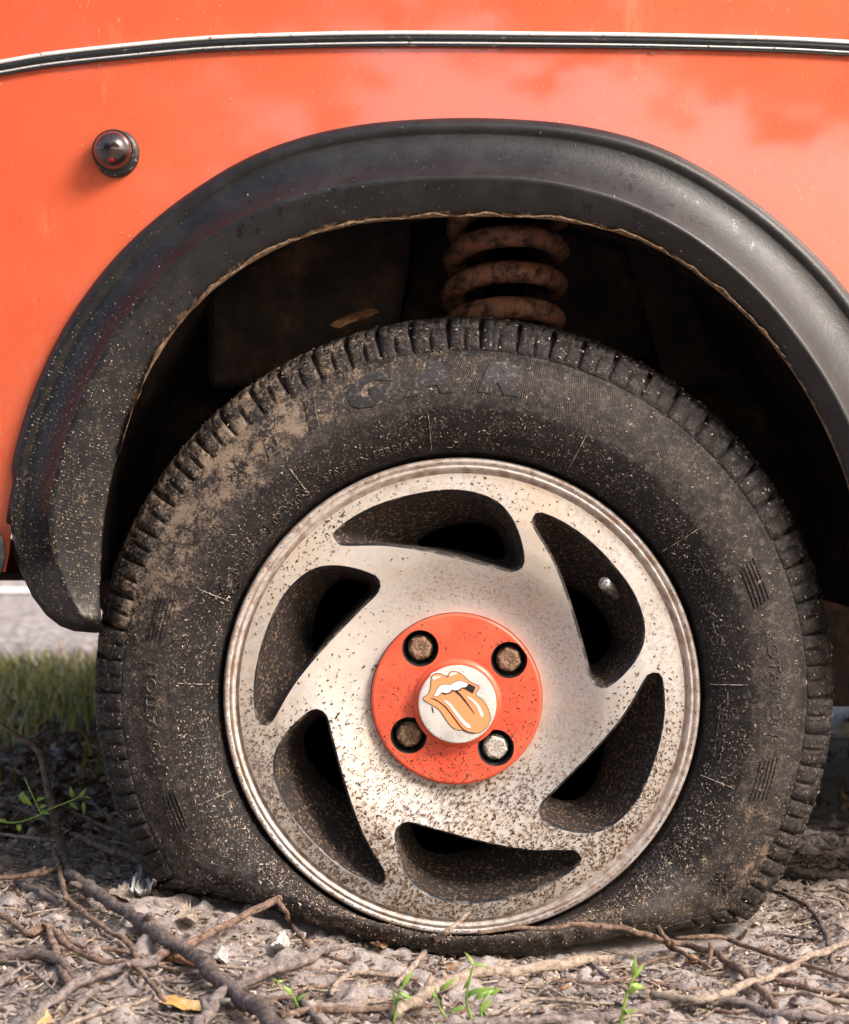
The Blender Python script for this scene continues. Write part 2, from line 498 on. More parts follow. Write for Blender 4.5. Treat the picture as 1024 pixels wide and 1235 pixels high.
    c = a.mix(a.step(a.noise(3, 4), .45, .65), c, (.24, .20, .19))
    M['asphalt'] = a.fin(c, normal=a.bump(a.voro(70), .8, .006))
    a = NT('pale_concrete', rough=.8)
    M['concrete'] = a.fin(a.mix(a.noise(12, 5), (.62, .58, .54), (.75, .72, .68)))
    a = NT('verge_grass', rough=.9)
    M['verge'] = a.fin(a.mix(a.noise(9, 5), (.05, .07, .015), (.12, .13, .03)))
    a = NT('stone', rough=.85)
    i = a.island()
    c = a.ramp(i, [(0, (.10, .075, .06)), (.5, (.23, .185, .16)), (1, (.40, .35, .31))])
    M['stone'] = a.fin(c, normal=a.bump(a.noise(200, 4), .6, .002))
    def bark(name, c0, c1, c2):
        a = NT(name, rough=.8)
        v = a.noise(170, 6, .78); w = a.noise(500, 3, .6)
        c = a.ramp(v, [(.35, c0), (.52, c1), (.70, c2)])
        c = a.mix(a.math('MULTIPLY', a.step(w, .60, .68), .6), c, c0)
        return a.fin(c, normal=a.bump(v, 1, .004, a.bump(w, .8, .0015)))
    M['bark_dark'] = bark('dark_bark', (.040, .027, .025), (.185, .14, .125), (.37, .31, .28))
    M['bark_brown'] = bark('brown_bark', (.07, .038, .028), (.30, .195, .14), (.52, .39, .30))
    M['bark_pale'] = bark('pale_bark', (.17, .12, .09), (.52, .41, .32), (.72, .61, .51))
    M['bark_grey'] = bark('grey_bark', (.07, .058, .056), (.32, .26, .235), (.55, .47, .43))
    a = NT('fresh_leaf', rough=.5)
    i = a.n('ShaderNodeObjectInfo').outputs['Random']
    c = a.mix(i, (.10, .22, .03), (.26, .40, .07))
    a.b.inputs['Subsurface Weight'].default_value = 0.0
    M['leaf'] = a.fin(a.mix(a.noise(90, 4), c, (.22, .36, .06)), Transmission_Weight=0.0)
    a = NT('dark_grass', rough=.6)
    i = a.island()
    M['grass'] = a.fin(a.ramp(i, [(0, (.05, .08, .014)), (.35, (.15, .19, .03)), (.6, (.38, .36, .06)), (.85, (.52, .42, .14)), (1, (.55, .45, .28))]))
    a = NT('canopy_leaf', rough=.6)
    M['canopy'] = a.fin(a.ramp(a.island(), [(0, (.02, .04, .008)), (1, (.06, .10, .02))]))
    a = NT('yellow_dry_leaf', rough=.6)
    M['yleaf'] = a.fin(a.mix(a.step(a.noise(45, 5), .40, .62), (.58, .36, .10), (.60, .46, .33)), normal=a.bump(a.noise(150, 3), .5, .001))
    a = NT('pale_paper', rough=.9)
    M['paper'] = a.fin(a.mix(a.noise(140, 5), (.30, .29, .28), (.58, .56, .54)), normal=a.bump(a.noise(200, 4), .8, .003))
    a = NT('brown_leaf', rough=.75)
    M['bleaf'] = a.fin(a.mix(a.step(a.noise(60, 5), .4, .62), (.20, .095, .045), (.46, .27, .15)), normal=a.bump(a.noise(180, 3), .6, .001))
mk()

# ------------------------------------------------------------------ ground height
BANK = ([-.6, -.2, -.13, -.058, .04, .15, .25, .5], [.034, .032, .023, .012, 0, 0, .007, .010])
def gz(x, y):
    x = np.asarray(x, float); y = np.asarray(y, float)
    near = smooth(-y, -1.6, -.7)            # 1 near, 0 beyond the car
    z = np.interp(x, *BANK) * smooth(y, -.26, -.04) * near
    z = z + near * (0.012 * (fbm(x * 7 + 3, y * 7, 0, 3) - .5) + .005 * (fbm(x * 40, y * 40, 2, 3) - .5))
    dent = np.exp(-((x - .13) / .15) ** 4 - ((y - .02) / .13) ** 2)
    z = z * (1 - dent) - .001 * dent
    return z

def ground_pt(px, py, lift=0.0):
    """where the sight line through a reference pixel meets the ground (raised by lift)"""
    Y = .2
    for _ in range(12):
        k = (py - 530) * S / DIST
        x = (px - 512) * S * (DIST + Y) / DIST
        z = float(gz(x, Y)) + lift
        Y = (CAMZ - z) / k - DIST
        Y = min(Y, 8)
    return np.array([(px - 512) * S * (DIST + Y) / DIST, Y, float(gz((px - 512) * S * (DIST + Y) / DIST, Y)) + lift])

def build_ground():
    xs = np.r_[-60, -20, -8, -3, -1.5, np.arange(-.62, .62, .0032), 1.5, 3, 8, 20, 60]
    ys = np.r_[-12, -4, -1.5, -.8, -.5, np.arange(-.40, .50, .0036), np.arange(.5, 2.1, .02), 3, 5, 9, 20, 60, 200]
    X, Y = np.meshgrid(xs, ys, indexing='ij')
    Z = gz(X, Y)
    dn = smooth(-Y, -.7, -.3) * (np.abs(X) < .7)
    dent = np.exp(-((X - .13) / .13) ** 4 - ((Y - .02) / .075) ** 2)
    Z = Z + dn * (1 - dent) * (.0075 * (vnoise(X * 90, Y * 90, 5) - .5) + .0052 * (vnoise(X * 220, Y * 220, 9) - .5) + .006 * np.maximum(0, vnoise(X * 60, Y * 60, 1) - .62) * 3)
    Z = Z + .01 * smooth(Y, .5, .9) * smooth(-Y, -2.0, -1.7) * (vnoise(X * 18, Y * 18, 3) - .5)
    v = np.stack([X, Y, Z], -1).reshape(-1, 3)
    o = mesh_obj('ground', v, grid_faces(len(xs), len(ys)), M['dirt'])
    tag(o, kind='structure')
    o['label'] = 'dry grey brown dirt with litter under the flat tyre'
    # road, line, pavement, verge
    def sheet(name, y0, y1, z, mat, lab, n=2):
        v = [(-30, y0, z), (30, y0, z), (30, y1, z), (-30, y1, z)]
        o = mesh_obj(name, v, [(0, 1, 2, 3)], mat, sm=False); tag(o, kind='structure'); o['label'] = lab
    m = MB()
    xs = np.linspace(-6, 6, 240)
    yb = 2.0 + .25 * (fbm(xs * 2.2, 3, 0, 4) - .5) * 2
    v = [(x, y, .006) for x, y in zip(xs, yb)] + [(x, 4.6, .006) for x in xs]
    v = [(-40, 2, .006)] + v[:240] + [(40, 2, .006), (-40, 4.6, .006)] + v[240:] + [(40, 4.6, .006)]
    n = 242
    o = mesh_obj('road', v, [(i, i + 1, n + i + 1, n + i) for i in range(n - 1)], M['asphalt'], sm=False); tag(o, kind='structure')
    o['label'] = 'sunlit grey gravelly road behind the car'
    sheet('road_line', 3.72, 3.90, .011, M['concrete'], 'pale painted line along the road')
    m = MB(); m.box((-40, 4.6, -.05), (40, 4.78, .10)); k = m.build('kerb', M['concrete'], sm=False); tag(k, kind='structure'); k['label'] = 'pale kerb at the far side of the road'
    sheet('verge', 4.782, 9.0, .09, M['verge'], 'green verge beyond the road')
build_ground()

# ------------------------------------------------------------------ the car
car = empty('parked_car', (0, 0.8, 0))
tag(car, 'faded orange red car with black arch flare and a flat tyre on dirt', 'car')

def poly_px(pts): return np.array(pts, float)
OUT = poly_px([(120,763),(85,761),(50,737),(25,690),(12,640),(14,570),(35,490),(70,410),(112,345),(160,290),(220,240),(290,196),(360,168),(440,151),(530,144),(620,145),(700,153),(780,173),(850,206),(920,253),(980,306),(1024,356),(1070,422),(1105,490),(1130,570),(1145,650),(1145,730),(1130,790)])
RID = poly_px([(118,760),(84,722),(62,660),(62,600),(78,535),(105,465),(142,398),(195,335),(258,285),(330,249),(400,228),(480,217),(560,214),(640,217),(720,233),(790,260),(850,296),(910,347),(960,405),(1000,465),(1030,525),(1050,590),(1065,660),(1075,730),(1085,785)])
INN = poly_px([(121,757),(121,700),(126,625),(139,560),(160,492),(190,430),(232,373),(290,325),(350,293),(420,272),(500,263),(580,261),(660,264),(740,279),(800,304),(862,347),(920,402),(967,466),(1003,535),(1024,592),(1036,660),(1040,730),(1042,785)])
AC = np.array([560., 700.])
def polar_r(pts, th):
    q = catmull(pts, 400) - AC
    a = np.degrees(np.arctan2(-q[:, 1], -q[:, 0]))      # 0 = left, 90 = up, 180 = right
    a = np.where(a < -120, a + 360, a)
    r = np.hypot(q[:, 0], q[:, 1])
    o = np.argsort(a)
    return np.interp(th, a[o], r[o])
TH = np.linspace(-7.6, 187, 420)
BOT_R = [430, 450, 479, 497, 511, 525, 536, 545, 551]
BOT_A = [-8.3, -8.1, -7.3, -6.0, -4.1, -1.5, 1.2, 3.6, 7.0]
rO, rR, rI = polar_r(OUT, TH), polar_r(RID, TH), polar_r(INN, TH)
# let the three lines meet at the lower left end
rO = np.where(TH < 9, np.interp(9, TH, rO), rO)
rR = np.where(TH < 9, rO - (rO - rR) * 1.0, rR); rI = np.where(TH < 0, 440.0, rI)
rR = np.maximum(rR, rI + 20)
def flare_px(k, r):
    th = TH[k]
    if th < 14:
        t = (14 - th) / (14 + 7.6)
        th = 14 - t * (14 - float(np.interp(r, BOT_R, BOT_A)))
    return arch_px(th, r)

def fend_y(px, py):
    """depth of the body side, gently curved sheet metal"""
    x = (px - 512) / 1024.; z = (617 - py) / 1235.
    y = -.004 + .030 * (x - .05) ** 2 + .030 * np.maximum(0, z + .1) ** 2 + .10 * np.maximum(0, z - .33) ** 2
    y = y - .0045
    return y

def arch_px(th, r):
    a = np.radians(th)
    return AC[0] - r * np.cos(a), AC[1] - r * np.sin(a)

def build_body():
    # body side with the arch cut out of it
    ox, oy = arch_px(TH, rO - 6)
    cut = np.stack([ox, oy], 1)[::3]
    outer = [(1900, 760), (1900, -200), (-330, -200), (-330, 640), (-40, 668), (6, 690), (22, 702)]
    # densify straight borders
    bd = []
    pts = outer[:]
    for (a, b) in zip(pts[:-1], pts[1:]):
        k = max(1, int(math.dist(a, b) / 16))
        for i in range(k): bd.append((a[0] + (b[0] - a[0]) * i / k, a[1] + (b[1] - a[1]) * i / k))
    loop = bd + [tuple(p) for p, t in zip(cut, TH[::3]) if t > 3]
    loop.append((1150, 790)); loop.append((1900, 790)) if False else None
    v, f = plate(np.array(loop), [], 15)
    Y = fend_y(v[:, 0], v[:, 1])
    P = np.array([PX(a, b, c) for a, b, c in zip(v[:, 0], v[:, 1], Y)])
    o = mesh_obj('body_side', P, f[:, ::-1] if True else f, M['paint'], car)
    bm = bmesh.new(); bm.from_mesh(o.data); bmesh.ops.recalc_face_normals(bm, faces=bm.faces)
    n = sum((fc.normal for fc in bm.faces), Vector())
    if n.y > 0: bmesh.ops.reverse_faces(bm, faces=bm.faces)
    bm.to_mesh(o.data); bm.free()
    sd = o.modifiers.new('sheet', 'SOLIDIFY'); sd.thickness = .0012; sd.offset = -1; sd.use_rim = False
    o['label'] = 'faded orange red body side with scratches'
    # the rest of the shell: roof side, floor, far side
    m = MB()
    x0, x1 = -.52, 2.9
    z1 = PX(0, -200, 0)[2]
    m.box((x0, .0 + .03, z1 - .004), (x1, 1.44, z1 + .02))
    m.box((x0, 1.44, .25), (x1, 1.46, z1)); m.box((x0 - .02, .02, .27), (x0, 1.46, z1)); m.box((x1, .02, .27), (x1 + .02, 1.46, z1))
    m.build('body_shell', M['paint'], car, sm=False)
    m = MB(); m.box((x0, .36, .255), (x1, 1.44, .262)); m.box((.62, .0, .16), (x1, .36, .2)); m.box((.50, .34, .17), (x1, .40, .253))
    m.build('underbody', M['liner'], car, sm=False)
    # lower bumper corner at the left border
    cs = catmull([(-330, 600), (-60, 606), (-16, 622), (2, 645), (7, 668), (4, 688), (-8, 699), (-60, 702), (-330, 700)], 60)
    nn = len(cs)
    v = [PX(a, b, -.020) for a, b in cs] + [PX(a, b, .05) for a, b in cs]
    f = [(i, (i + 1) % nn, nn + (i + 1) % nn, nn + i) for i in range(nn)] + [tuple(range(nn))[::-1], tuple(range(nn, 2 * nn))]
    b = mesh_obj('bumper', v, f, M['socket'], car, sm=False)
    bv = b.modifiers.new('edge', 'BEVEL'); bv.width = .004; bv.segments = 3; bv.limit_method = 'ANGLE'
build_body()

def flare_section(k):
    """(t, Y, radius) rows for the cross section at angle index k"""
    o, r, i = rO[k], rR[k], rI[k]
    w = o - i
    b = min(13.0, w * .12)
    fy = float(fend_y(*arch_px(TH[k], o)))
    dep = min(1.0, w / 60.0)
    left = float(smooth(TH[k], -7, 25))
    rows = [
        (o + 1.5, fy + .001), (o + .5, fy - .006 * dep), (o - b * .4, fy - .011 * dep), (o - b, fy - .0125 * dep), (o - b * 1.25, fy - .0105 * dep),
        (o - b * 1.5, fy - .0108 * dep)]
    o2 = o - b * 1.5
    bulge = .030 * dep
    for q in (.2, .4, .6, .8):
        rows.append((o2 + (r - o2) * q, fy - .011 * dep - bulge * (q ** 1.7)))
    rows.append((o2 + (r - o2) * .93, fy - .011 * dep - bulge * .93))
    rows.append((r, fy - .0115 * dep - bulge * 1.0))
    rows.append((r + (i - r) * .10, fy - .0112 * dep - bulge * .985))
    for q in (.3, .55, .8, .95):
        rows.append((r + (i - r) * q, fy - .011 * dep - bulge * (.96 - .30 * q ** 2)))
    rows.append((i, fy - .011 * dep - bulge * .64))
    rows.append((i + 1.0, fy - .008 * dep - bulge * .55))
    rows.append((i + 3.0, fy - .0 * dep + .01))
    rows.append((i + 3.0, fy + .03))
    return rows

def build_flare():
    V, gr, lp = [], [], []
    n = None
    for k in range(len(TH)):
        rows = flare_section(k); n = len(rows)
        for j, (r, y) in enumerate(rows):
            px, py = flare_px(k, r)
            if k < 5:
                fy_ = float(fend_y(px, py)); q_ = (1 - k / 5) ** 2
                y = y + (fy_ + .006 - y) * q_ * .75
            V.append(PX(px, py, y))
            g = float(smooth(-TH[k], -52, 2)) 
            gr.append(g * (1.0 if j > 3 else .5) + .05)
            lip = 1.0 if j >= n - 4 else (0.55 if j == n - 5 else (.25 if j == n - 6 else 0))
            lp.append(lip * (.35 + .65 * float(smooth(TH[k], 15, 40))))
    o = mesh_obj('wheel_arch_flare', V, grid_faces(len(TH), n), M['plastic'], car, attr=dict(grime=gr, lip=lp))
    o['label'] = 'black textured plastic wheel arch flare with dried mud'
    bm = bmesh.new(); bm.from_mesh(o.data)
    n_ = sum((fc.normal * fc.calc_area() for fc in bm.faces), Vector())
    if n_.y > 0: bmesh.ops.reverse_faces(bm, faces=bm.faces)
    bm.to_mesh(o.data); bm.free()
    # crust of dried mud along the inner edge
    V, F = [], []
    ks = range(60, 330, 1)
    cnt = 0
    for k in ks:
        wob = float(fbm(k * .16, 0, 4, 3)); wd = -1.5 + 13 * wob ** 1.3 * float(smooth(TH[k], 18, 45))
        for j, q in enumerate((-.2, .25, .6, 1.0)):
            r = rI[k] + wd * (1 - q) - 1.8 * (float(vnoise(k * .35, j, 3)) * .8)
            fy = float(fend_y(*arch_px(TH[k], rI[k])))
            y = fy - .030 - .0025 * math.sin(math.pi * min(1, max(0, q + .1))) * (.6 + float(vnoise(k * .9, j * 2.1, 8))) + (.006 if q < 0 else 0) + (.012 if q == 1 else 0)
            px, py = arch_px(TH[k], r)
            V.append(PX(px, py, y))
        cnt += 1
    o = mesh_obj('dried_mud_crust', V, grid_faces(cnt, 4), M['mud'], car)
    # liner: a tunnel from the flare edge inwards
    V = []
    ks = range(12, len(TH), 4)
    ys = [.0, .06, .12, .18, .24, .30]
    for k in ks:
        for q, y in enumerate(ys):
            r = rI[k] + 8 + 24 * math.sin(math.pi * min(1, q / 5 + .15)) * .9 + 8 * (float(fbm(k * .05, q * .6, 2)) - .5)
            px, py = arch_px(TH[k], r)
            p = PX(px, py, 0); V.append((p[0], y, p[2]))
    mesh_obj('wheel_well_liner', V, grid_faces(len(list(ks)), len(ys), flip=True), M['liner'], car)
    # inner wall behind the wheel, stepped like a strut tower
    def wall(name, pts, y0, y1):
        n = len(pts)
        v = [PX(a, b, y0) for a, b in pts] + [PX(a, b, y1) for a, b in pts]
        f = [(i, (i + 1) % n, n + (i + 1) % n, n + i) for i in range(n)] + [tuple(range(n))[::-1], tuple(range(n, 2 * n))]
        return mesh_obj(name, v, f, M['liner'], car, sm=False)
    pts = [(128, 745)] + [(AC[0] - (r + 30) * math.cos(math.radians(t)), AC[1] - (r + 30) * math.sin(math.radians(t))) for t, r in zip(TH[20::14], rI[20::14])] + [(1160, 830), (1160, 852), (300, 852), (220, 760)]
    wall('inner_wing', pts, .29, .31)
    w = wall('strut_tower', [(505, 200), (760, 200), (850, 430), (470, 430), (500, 330)], .215, .29)
    w = wall('inner_wing_panel', [(250, 250), (500, 240), (492, 330), (470, 460), (250, 470)], .17, .215)
    bv = w.modifiers.new('b', 'BEVEL'); bv.width = .012; bv.segments = 3
    w2 = wall('brace', [(748, 270), (800, 262), (870, 460), (805, 470)], .19, .215)
    # flap of peeling paint and debris caught inside
    m = MB()
    pp = catmull([(398, 392), (410, 384), (428, 377), (446, 372), (458, 376), (440, 384), (424, 389), (408, 396)], 20, True)
    v = [PX(a, b, .10 + .004 * math.sin(i)) for i, (a, b) in enumerate(pp)] + [PX(a, b, .104 + .004 * math.sin(i)) for i, (a, b) in enumerate(pp)]
    m.add(v, [tuple(range(20))[::-1], tuple(range(20, 40))] + [(i, (i + 1) % 20, 20 + (i + 1) % 20, 20 + i) for i in range(20)])
    lf = m.build('dry_leaf', M['bleaf'], None, sm=False)
    tag(lf, 'dry brown leaf caught in the wheel arch above the tyre', 'leaf')
    # coil spring
    c = PX(609, 340, .145); R = .0435
    tt = np.linspace(-2.2 * 2 * math.pi, 2.2 * 2 * math.pi, 260)
    pitch = .0315
    loc = np.stack([R * np.cos(tt), R * np.sin(tt), pitch * tt / (2 * math.pi)], 1)
    tilt = Matrix.Rotation(math.radians(-17), 3, 'X') @ Matrix.Rotation(math.radians(4), 3, 'Y')
    pts = [Vector(c) + tilt @ Vector(p) for p in loc]
    v, f = tube(pts, .0092, 14, wob=.06)
    s = mesh_obj('coil_spring', v, f, M['spring'], car)
    s['label'] = 'rusty red coil spring in the wheel arch'
    v, f = tube([Vector(c) + tilt @ Vector((0, 0, z)) for z in (-.09, .09)], .018, 20)
    mesh_obj('damper', v, f, M['iron'], car)
build_flare()

def build_moulding():
    top = [(-120, 88), (-30, 76), (0, 72), (60, 62), (150, 52), (250, 43), (350, 39), (450, 37), (550, 37), (650, 38), (750, 39), (850, 41), (950, 44), (1024, 48), (1200, 58), (1500, 84), (1890, 120)]
    c = catmull(top, 200)
    c[:, 1] += 9.5
    par = empty('body_moulding', PX(512, 50, -.01), car)
    def strip(name, q0, q1, lift, mat, n=5):
        V = []
        for (a, b) in c:
            fy = float(fend_y(a, b))
            h = 17.5
            for i in range(n):
                s = i / (n - 1)
                off = (q0 + (q1 - q0) * s) * h
                V.append(PX(a, b + off - h / 2, fy - lift * math.sin(math.pi * (s * .86 + .07)) - (.0035 if name == 'black_insert' else .0)))
            V.append(PX(a, b + q1 * h - h / 2, fy + .001)); V.append(PX(a, b + q0 * h - h / 2, fy + .001))
        nn = n + 2
        F = []
        for i in range(len(c) - 1):
            for j in range(nn):
                a0, a1 = i * nn + j, i * nn + (j + 1) % nn
                F.append((a0, a1, a1 + nn, a0 + nn))
        mesh_obj(name, V, F, mat, par)
    strip('chrome_strip', -.04, .33, .0040, M['chrome'])
    strip('black_insert', .33, .66, .0012, M['insert'])
    strip('chrome_strip', .66, .94, .0040, M['chrome'])
    strip('black_insert', .94, 1.08, .0006, M['insert'])
build_moulding()

def build_indicator():
    fy = float(fend_y(140, 185))
    par = empty('side_indicator', PX(140, 186, fy), car)
    c = PX(141, 186, fy)
    v, f = lathe([(.0002, -.006), (.0150, -.006), (.0168, -.0045), (.0176, -.001), (.0178, .002)], 48, c)
    v = v.copy(); v[:, 2] = c[2] + (v[:, 2] - c[2]) * 1.06
    mesh_obj('rubber_base', v, f, M['lampbase'], par)
    c = PX(138, 183, fy)
    prof = [(.0002, -.0225), (.004, -.0220), (.0085, -.0198), (.0122, -.0160), (.0143, -.0120), (.0150, -.0085), (.0158, -.0078), (.0158, -.0055)]
    v, f = lathe(prof, 48, c)
    mesh_obj('lens', v, f, M['lens'], par)
    c2 = PX(138, 194, fy)
    v, f = lathe([(.0002, -.0205), (.0022, -.0201), (.0032, -.0190), (.0034, -.016)], 20, c2)
    mesh_obj('red_reflector', v, f, M['redref'], par)
    v, f = lathe([(.0150, -.0085), (.0157, -.0092), (.0163, -.0080), (.0163, -.0050)], 48, c)
    mesh_obj('lens_ring', v, f, M['lampbase'], par)
build_indicator()

# ------------------------------------------------------------------ the wheel
WC = PX(557, 839.5, 0)
RB, R0 = .1862, .2905
wheel = empty('wheel', WC, car)
wheel['label'] = 'flat dusty tyre on a dirty silver wheel with an orange cap'
PROF = catmull([(.1835, .012), (.1862, .003), (.1905, -.0065), (.202, -.0150), (.219, -.0205), (.236, -.0200), (.250, -.0150), (.2615, -.0100), (.2720, -.0035), (.2795, .0055), (.2842, .0180), (.2862, .0330), (.2872, .0520), (.2880, .0850)], 240)
PU = np.r_[0, np.cumsum(np.linalg.norm(np.diff(PROF, axis=0), axis=1))]
PL = PU[-1]
dP = np.gradient(PROF, axis=0); dP /= np.linalg.norm(dP, axis=1)[:, None]
PN = np.stack([-dP[:, 1], dP[:, 0]], 1)          # (r, y) normal, made to point outwards below
PN *= np.sign(PN[:, 0] * 1.0 - PN[:, 1] * 1.0)[:, None]
def u_of_r(r): return np.interp(r, PROF[2:180, 0], PU[2:180])

def TY(theta, u, h=0.0):
    """a point of the flat tyre: theta clockwise from the top, u along the section from the bead, h proud of it"""
    theta, u, h = np.broadcast_arrays(np.asarray(theta, float), np.asarray(u, float), np.asarray(h, float))
    far = u > PL
    uu = np.where(far, 2 * PL - u, u)
    r = np.interp(uu, PU, PROF[:, 0]); y = np.interp(uu, PU, PROF[:, 1])
    nr = np.interp(uu, PU, PN[:, 0]); ny = np.interp(uu, PU, PN[:, 1])
    r = r + nr * h; y = y + ny * h
    t = np.clip((r - RB) / (R0 - RB), 0, 1.0)
    g = 1 + .045 * np.cos(theta) + .022 * np.sin(theta)
    r1 = RB + (r - RB) * g
    cd = np.maximum(-np.cos(theta), .02)
    H = WC[2] - .002
    for _ in range(3):
        xc = WC[0] + np.sin(theta) / np.maximum(-np.cos(theta), .3) * H
        H = WC[2] - .002 - np.interp(xc, *BANK)
    Rg = H / cd
    a0 = (Rg - RB) / ((R0 - RB) * g)
    w = (np.sqrt((1 - a0) ** 2 + .0016) + (1 - a0)) / 2
    w = np.clip(np.where(np.cos(theta) > 0, 0, w), 0, .985)
    w = np.where(a0 > 1.6, 0, w * smooth(1.6 - a0, 0, .3))
    r2 = RB + (r1 - RB) * (1 - w)
    bul = .052 * w ** 1.1 * np.sin(np.pi * t ** .75)
    bul = bul + .0028 * np.sin(theta * 47 + 3 * np.sin(theta * 9)) * np.clip(4 * w * (1 - w), 0, 1) * np.sin(np.pi * t)
    y = y - bul
    r2 = r2 - .017 * w ** 2.2 * np.sin(np.pi * np.clip(t / .6, 0, 1))
    y = np.where(far, 2 * .085 - y, y)
    x = WC[0] + r2 * np.sin(theta); z = WC[2] + r2 * np.cos(theta)
    zf = .0005 + .0015 * t + np.interp(x, *BANK)
    z = np.maximum(z, zf)
    return np.stack([x, y, z], -1)

def mud_at(theta, r):
    th = (np.degrees(theta) + 180) % 360 - 180
    a = np.exp(-((th + 38) / 30) ** 2) * smooth(r, .205, .245)
    b = np.exp(-((th + 75) / 26) ** 2) * .55 * smooth(r, .20, .24)
    c = np.exp(-((np.abs(th) - 150) / 26) ** 2) * .45
    d = np.exp(-((th - 118) / 24) ** 2) * .35 * smooth(r, .2, .24)
    return np.clip(a + b + c + d, 0, 1)

def build_tyre():
    nt = 480
    th = np.linspace(0, 2 * np.pi, nt, endpoint=False)
    u = np.r_[np.linspace(0, PL, 72), np.linspace(PL, 2 * PL, 26)[1:]]
    T, U = np.meshgrid(th, u, indexing='ij')
    ref = np.interp(U, PU, PROF[:, 0])
    h = np.zeros_like(T)
    us = u_of_r(.2605)
    # carcass lies deeper under the tread blocks; a raised rib marks the shoulder, a fine one the inner band
    h -= .0036 * smooth(U, us + .003, us + .008)
    h += .0012 * np.exp(-((U - us) / .0013) ** 2)
    h += .0006 * np.exp(-((U - u_of_r(.2205)) / .0007) ** 2)
    h += .0010 * np.exp(-((U - u_of_r(.1905)) / .0012) ** 2)
    h += .0008 * (fbm(np.cos(T) * 9, np.sin(T) * 9, U * 60, 4) - .5)
    P = TY(T, U, h).reshape(-1, 3)
    uv = np.stack([T * .24, U], -1).reshape(-1, 2)
    mud = mud_at(T, ref).ravel()
    ribs = (smooth(ref, .2225, .2245) * (1 - smooth(ref, .2575, .2595)) * (U < PL * .8)).ravel()
    inner = (1 - smooth(ref, .217, .221)).ravel()
    f = grid_faces(nt, len(u), True)
    o = mesh_obj('tyre', P, f, M['rubber'], wheel, uv=uv, attr=dict(mud=mud, ribs=ribs, inner=inner))
    bm = bmesh.new(); bm.from_mesh(o.data)
    bm.faces.ensure_lookup_table()
    fc = bm.faces[30]
    if (fc.calc_center_median() - Vector((WC[0], .085, WC[2]))).dot(fc.normal) < 0: bmesh.ops.reverse_faces(bm, faces=bm.faces)
    bm.to_mesh(o.data); bm.free()
    # fix the wrap of the map at the seam
    l = o.data.uv_layers[0].data
    a = np.zeros(len(l) * 2, np.float32); l.foreach_get('uv', a); a = a.reshape(-1, 2)
    st = np.zeros(len(o.data.polygons), np.int32); o.data.polygons.foreach_get('loop_start', st)
    for s0 in st:
        q = a[s0:s0 + 4, 0]
        if q.max() - q.min() > .5: a[s0:s0 + 4, 0] = np.where(q < .5, q + 2 * np.pi * .24, q)
    l.foreach_set('uv', a.ravel())
    # tread blocks of the shoulder
    nb = 66
    wts = np.array([1.10, 1.0, .92, .98, 1.08, .95][0:6] * 11)
    b = np.cumsum(np.r_[0, wts]); b = b / b[-1] * 2 * np.pi + math.radians(3)
    u0, u1 = us + .0012, PU[np.argmin(np.abs(PROF[:, 1] - .040))]
    for k in range(nb):
        gap = .0010 / .27
        a0, a1 = b[k] + gap / 2, b[k + 1] - gap / 2
        da = a1 - a0
        W = da * .27
        e = .0009 / W
        mid = .5; sw = .0008 / W
        cs = [0, e, .20, .33 - sw, .33, .33 + sw, mid - sw * 2.2, mid - sw, mid + sw, mid + sw * 2.2, .67 - sw, .67, .67 + sw, .82, 1 - e, 1]
        L = u1 - u0; er = .0010 / L
        rs = [0, er, .12, .24, .36, .385, .41, .50, .60, .72, .84, .93, 1 - er, 1]
        C, Rr = np.meshgrid(cs, rs, indexing='ij')
        h = np.full(C.shape, .0026)
        slot = (np.abs(C - mid) < sw * 1.5) & (Rr < .32) & (Rr > .04)
        h = np.where(slot, -.0006, h)
        step_ = (Rr < .40)
        h = h - .0010 * step_
        sip = ((np.abs(C - .33) < 1e-6) | (np.abs(C - .67) < 1e-6)) & (Rr > .45)
        h = np.where(sip, .0004, h)
        cut = (np.abs(Rr - .385) < 1e-6) & (C > .12) & (C < .88)
        h = np.where(cut, .0008, h)
        border = (C == 0) | (C == 1) | (Rr == 0) | (Rr == 1)
        h = np.where(border, -.0038 * smooth(Rr, .03, .30) - .0003, h)
        h = h + .0005 * (RNG.random(h.shape) - .5)
        slant = .35 * (Rr - .2) * .010 / .27
        TT = a0 + C * da + slant * smooth(Rr, .35, 1.0) * 1.6
        UU = u0 + Rr * L
        TT = TT + (.5 - C) * 2 * (.0010 / .27) * smooth(Rr, .08, .5)
        # borders are drawn in a hair so that the side walls stand steep
        TT = TT + np.where(C == 0, -.0002, 0) + np.where(C == 1, .0002, 0)
        ref = np.interp(UU, PU, PROF[:, 0])
        P = TY(TT, UU, h)
        fl = P.reshape(-1, 3)
        mesh_obj('tread_block', fl, grid_faces(len(cs), len(rs)), M['rubber'], wheel,
                 uv=np.stack([TT * .24, UU], -1).reshape(-1, 2), attr=dict(mud=mud_at(TT, ref).ravel() * .9, ribs=np.zeros(C.size), inner=np.full(C.size, .35)))
    # centre ribs of the tread, behind the shoulder blocks
    V, F = [], []
    for y0, y1 in ((.047, .068), (.074, .096), (.102, .123), (.131, .165)):
        q = np.array([y0, y0 + .0008, (y0 + y1) / 2, y1 - .0008, y1])
        hh = np.array([-.004, .003, .003, .003, -.004])
        uq = np.interp(np.minimum(q, .17 - q), PROF[100:, 1], PU[100:]); uq = np.where(q > .085, 2 * PL - uq, uq)
        T2, U2 = np.meshgrid(np.linspace(0, 2 * np.pi, 264, endpoint=False), uq, indexing='ij')
        H2 = np.broadcast_to(hh, T2.shape).copy()
        H2[::4, 1:4] = -.001
        P = TY(T2, U2, H2).reshape(-1, 3)
        F += [tuple(i + len(V) for i in f_) for f_ in grid_faces(264, 5, True)]
        V += [tuple(p) for p in P]
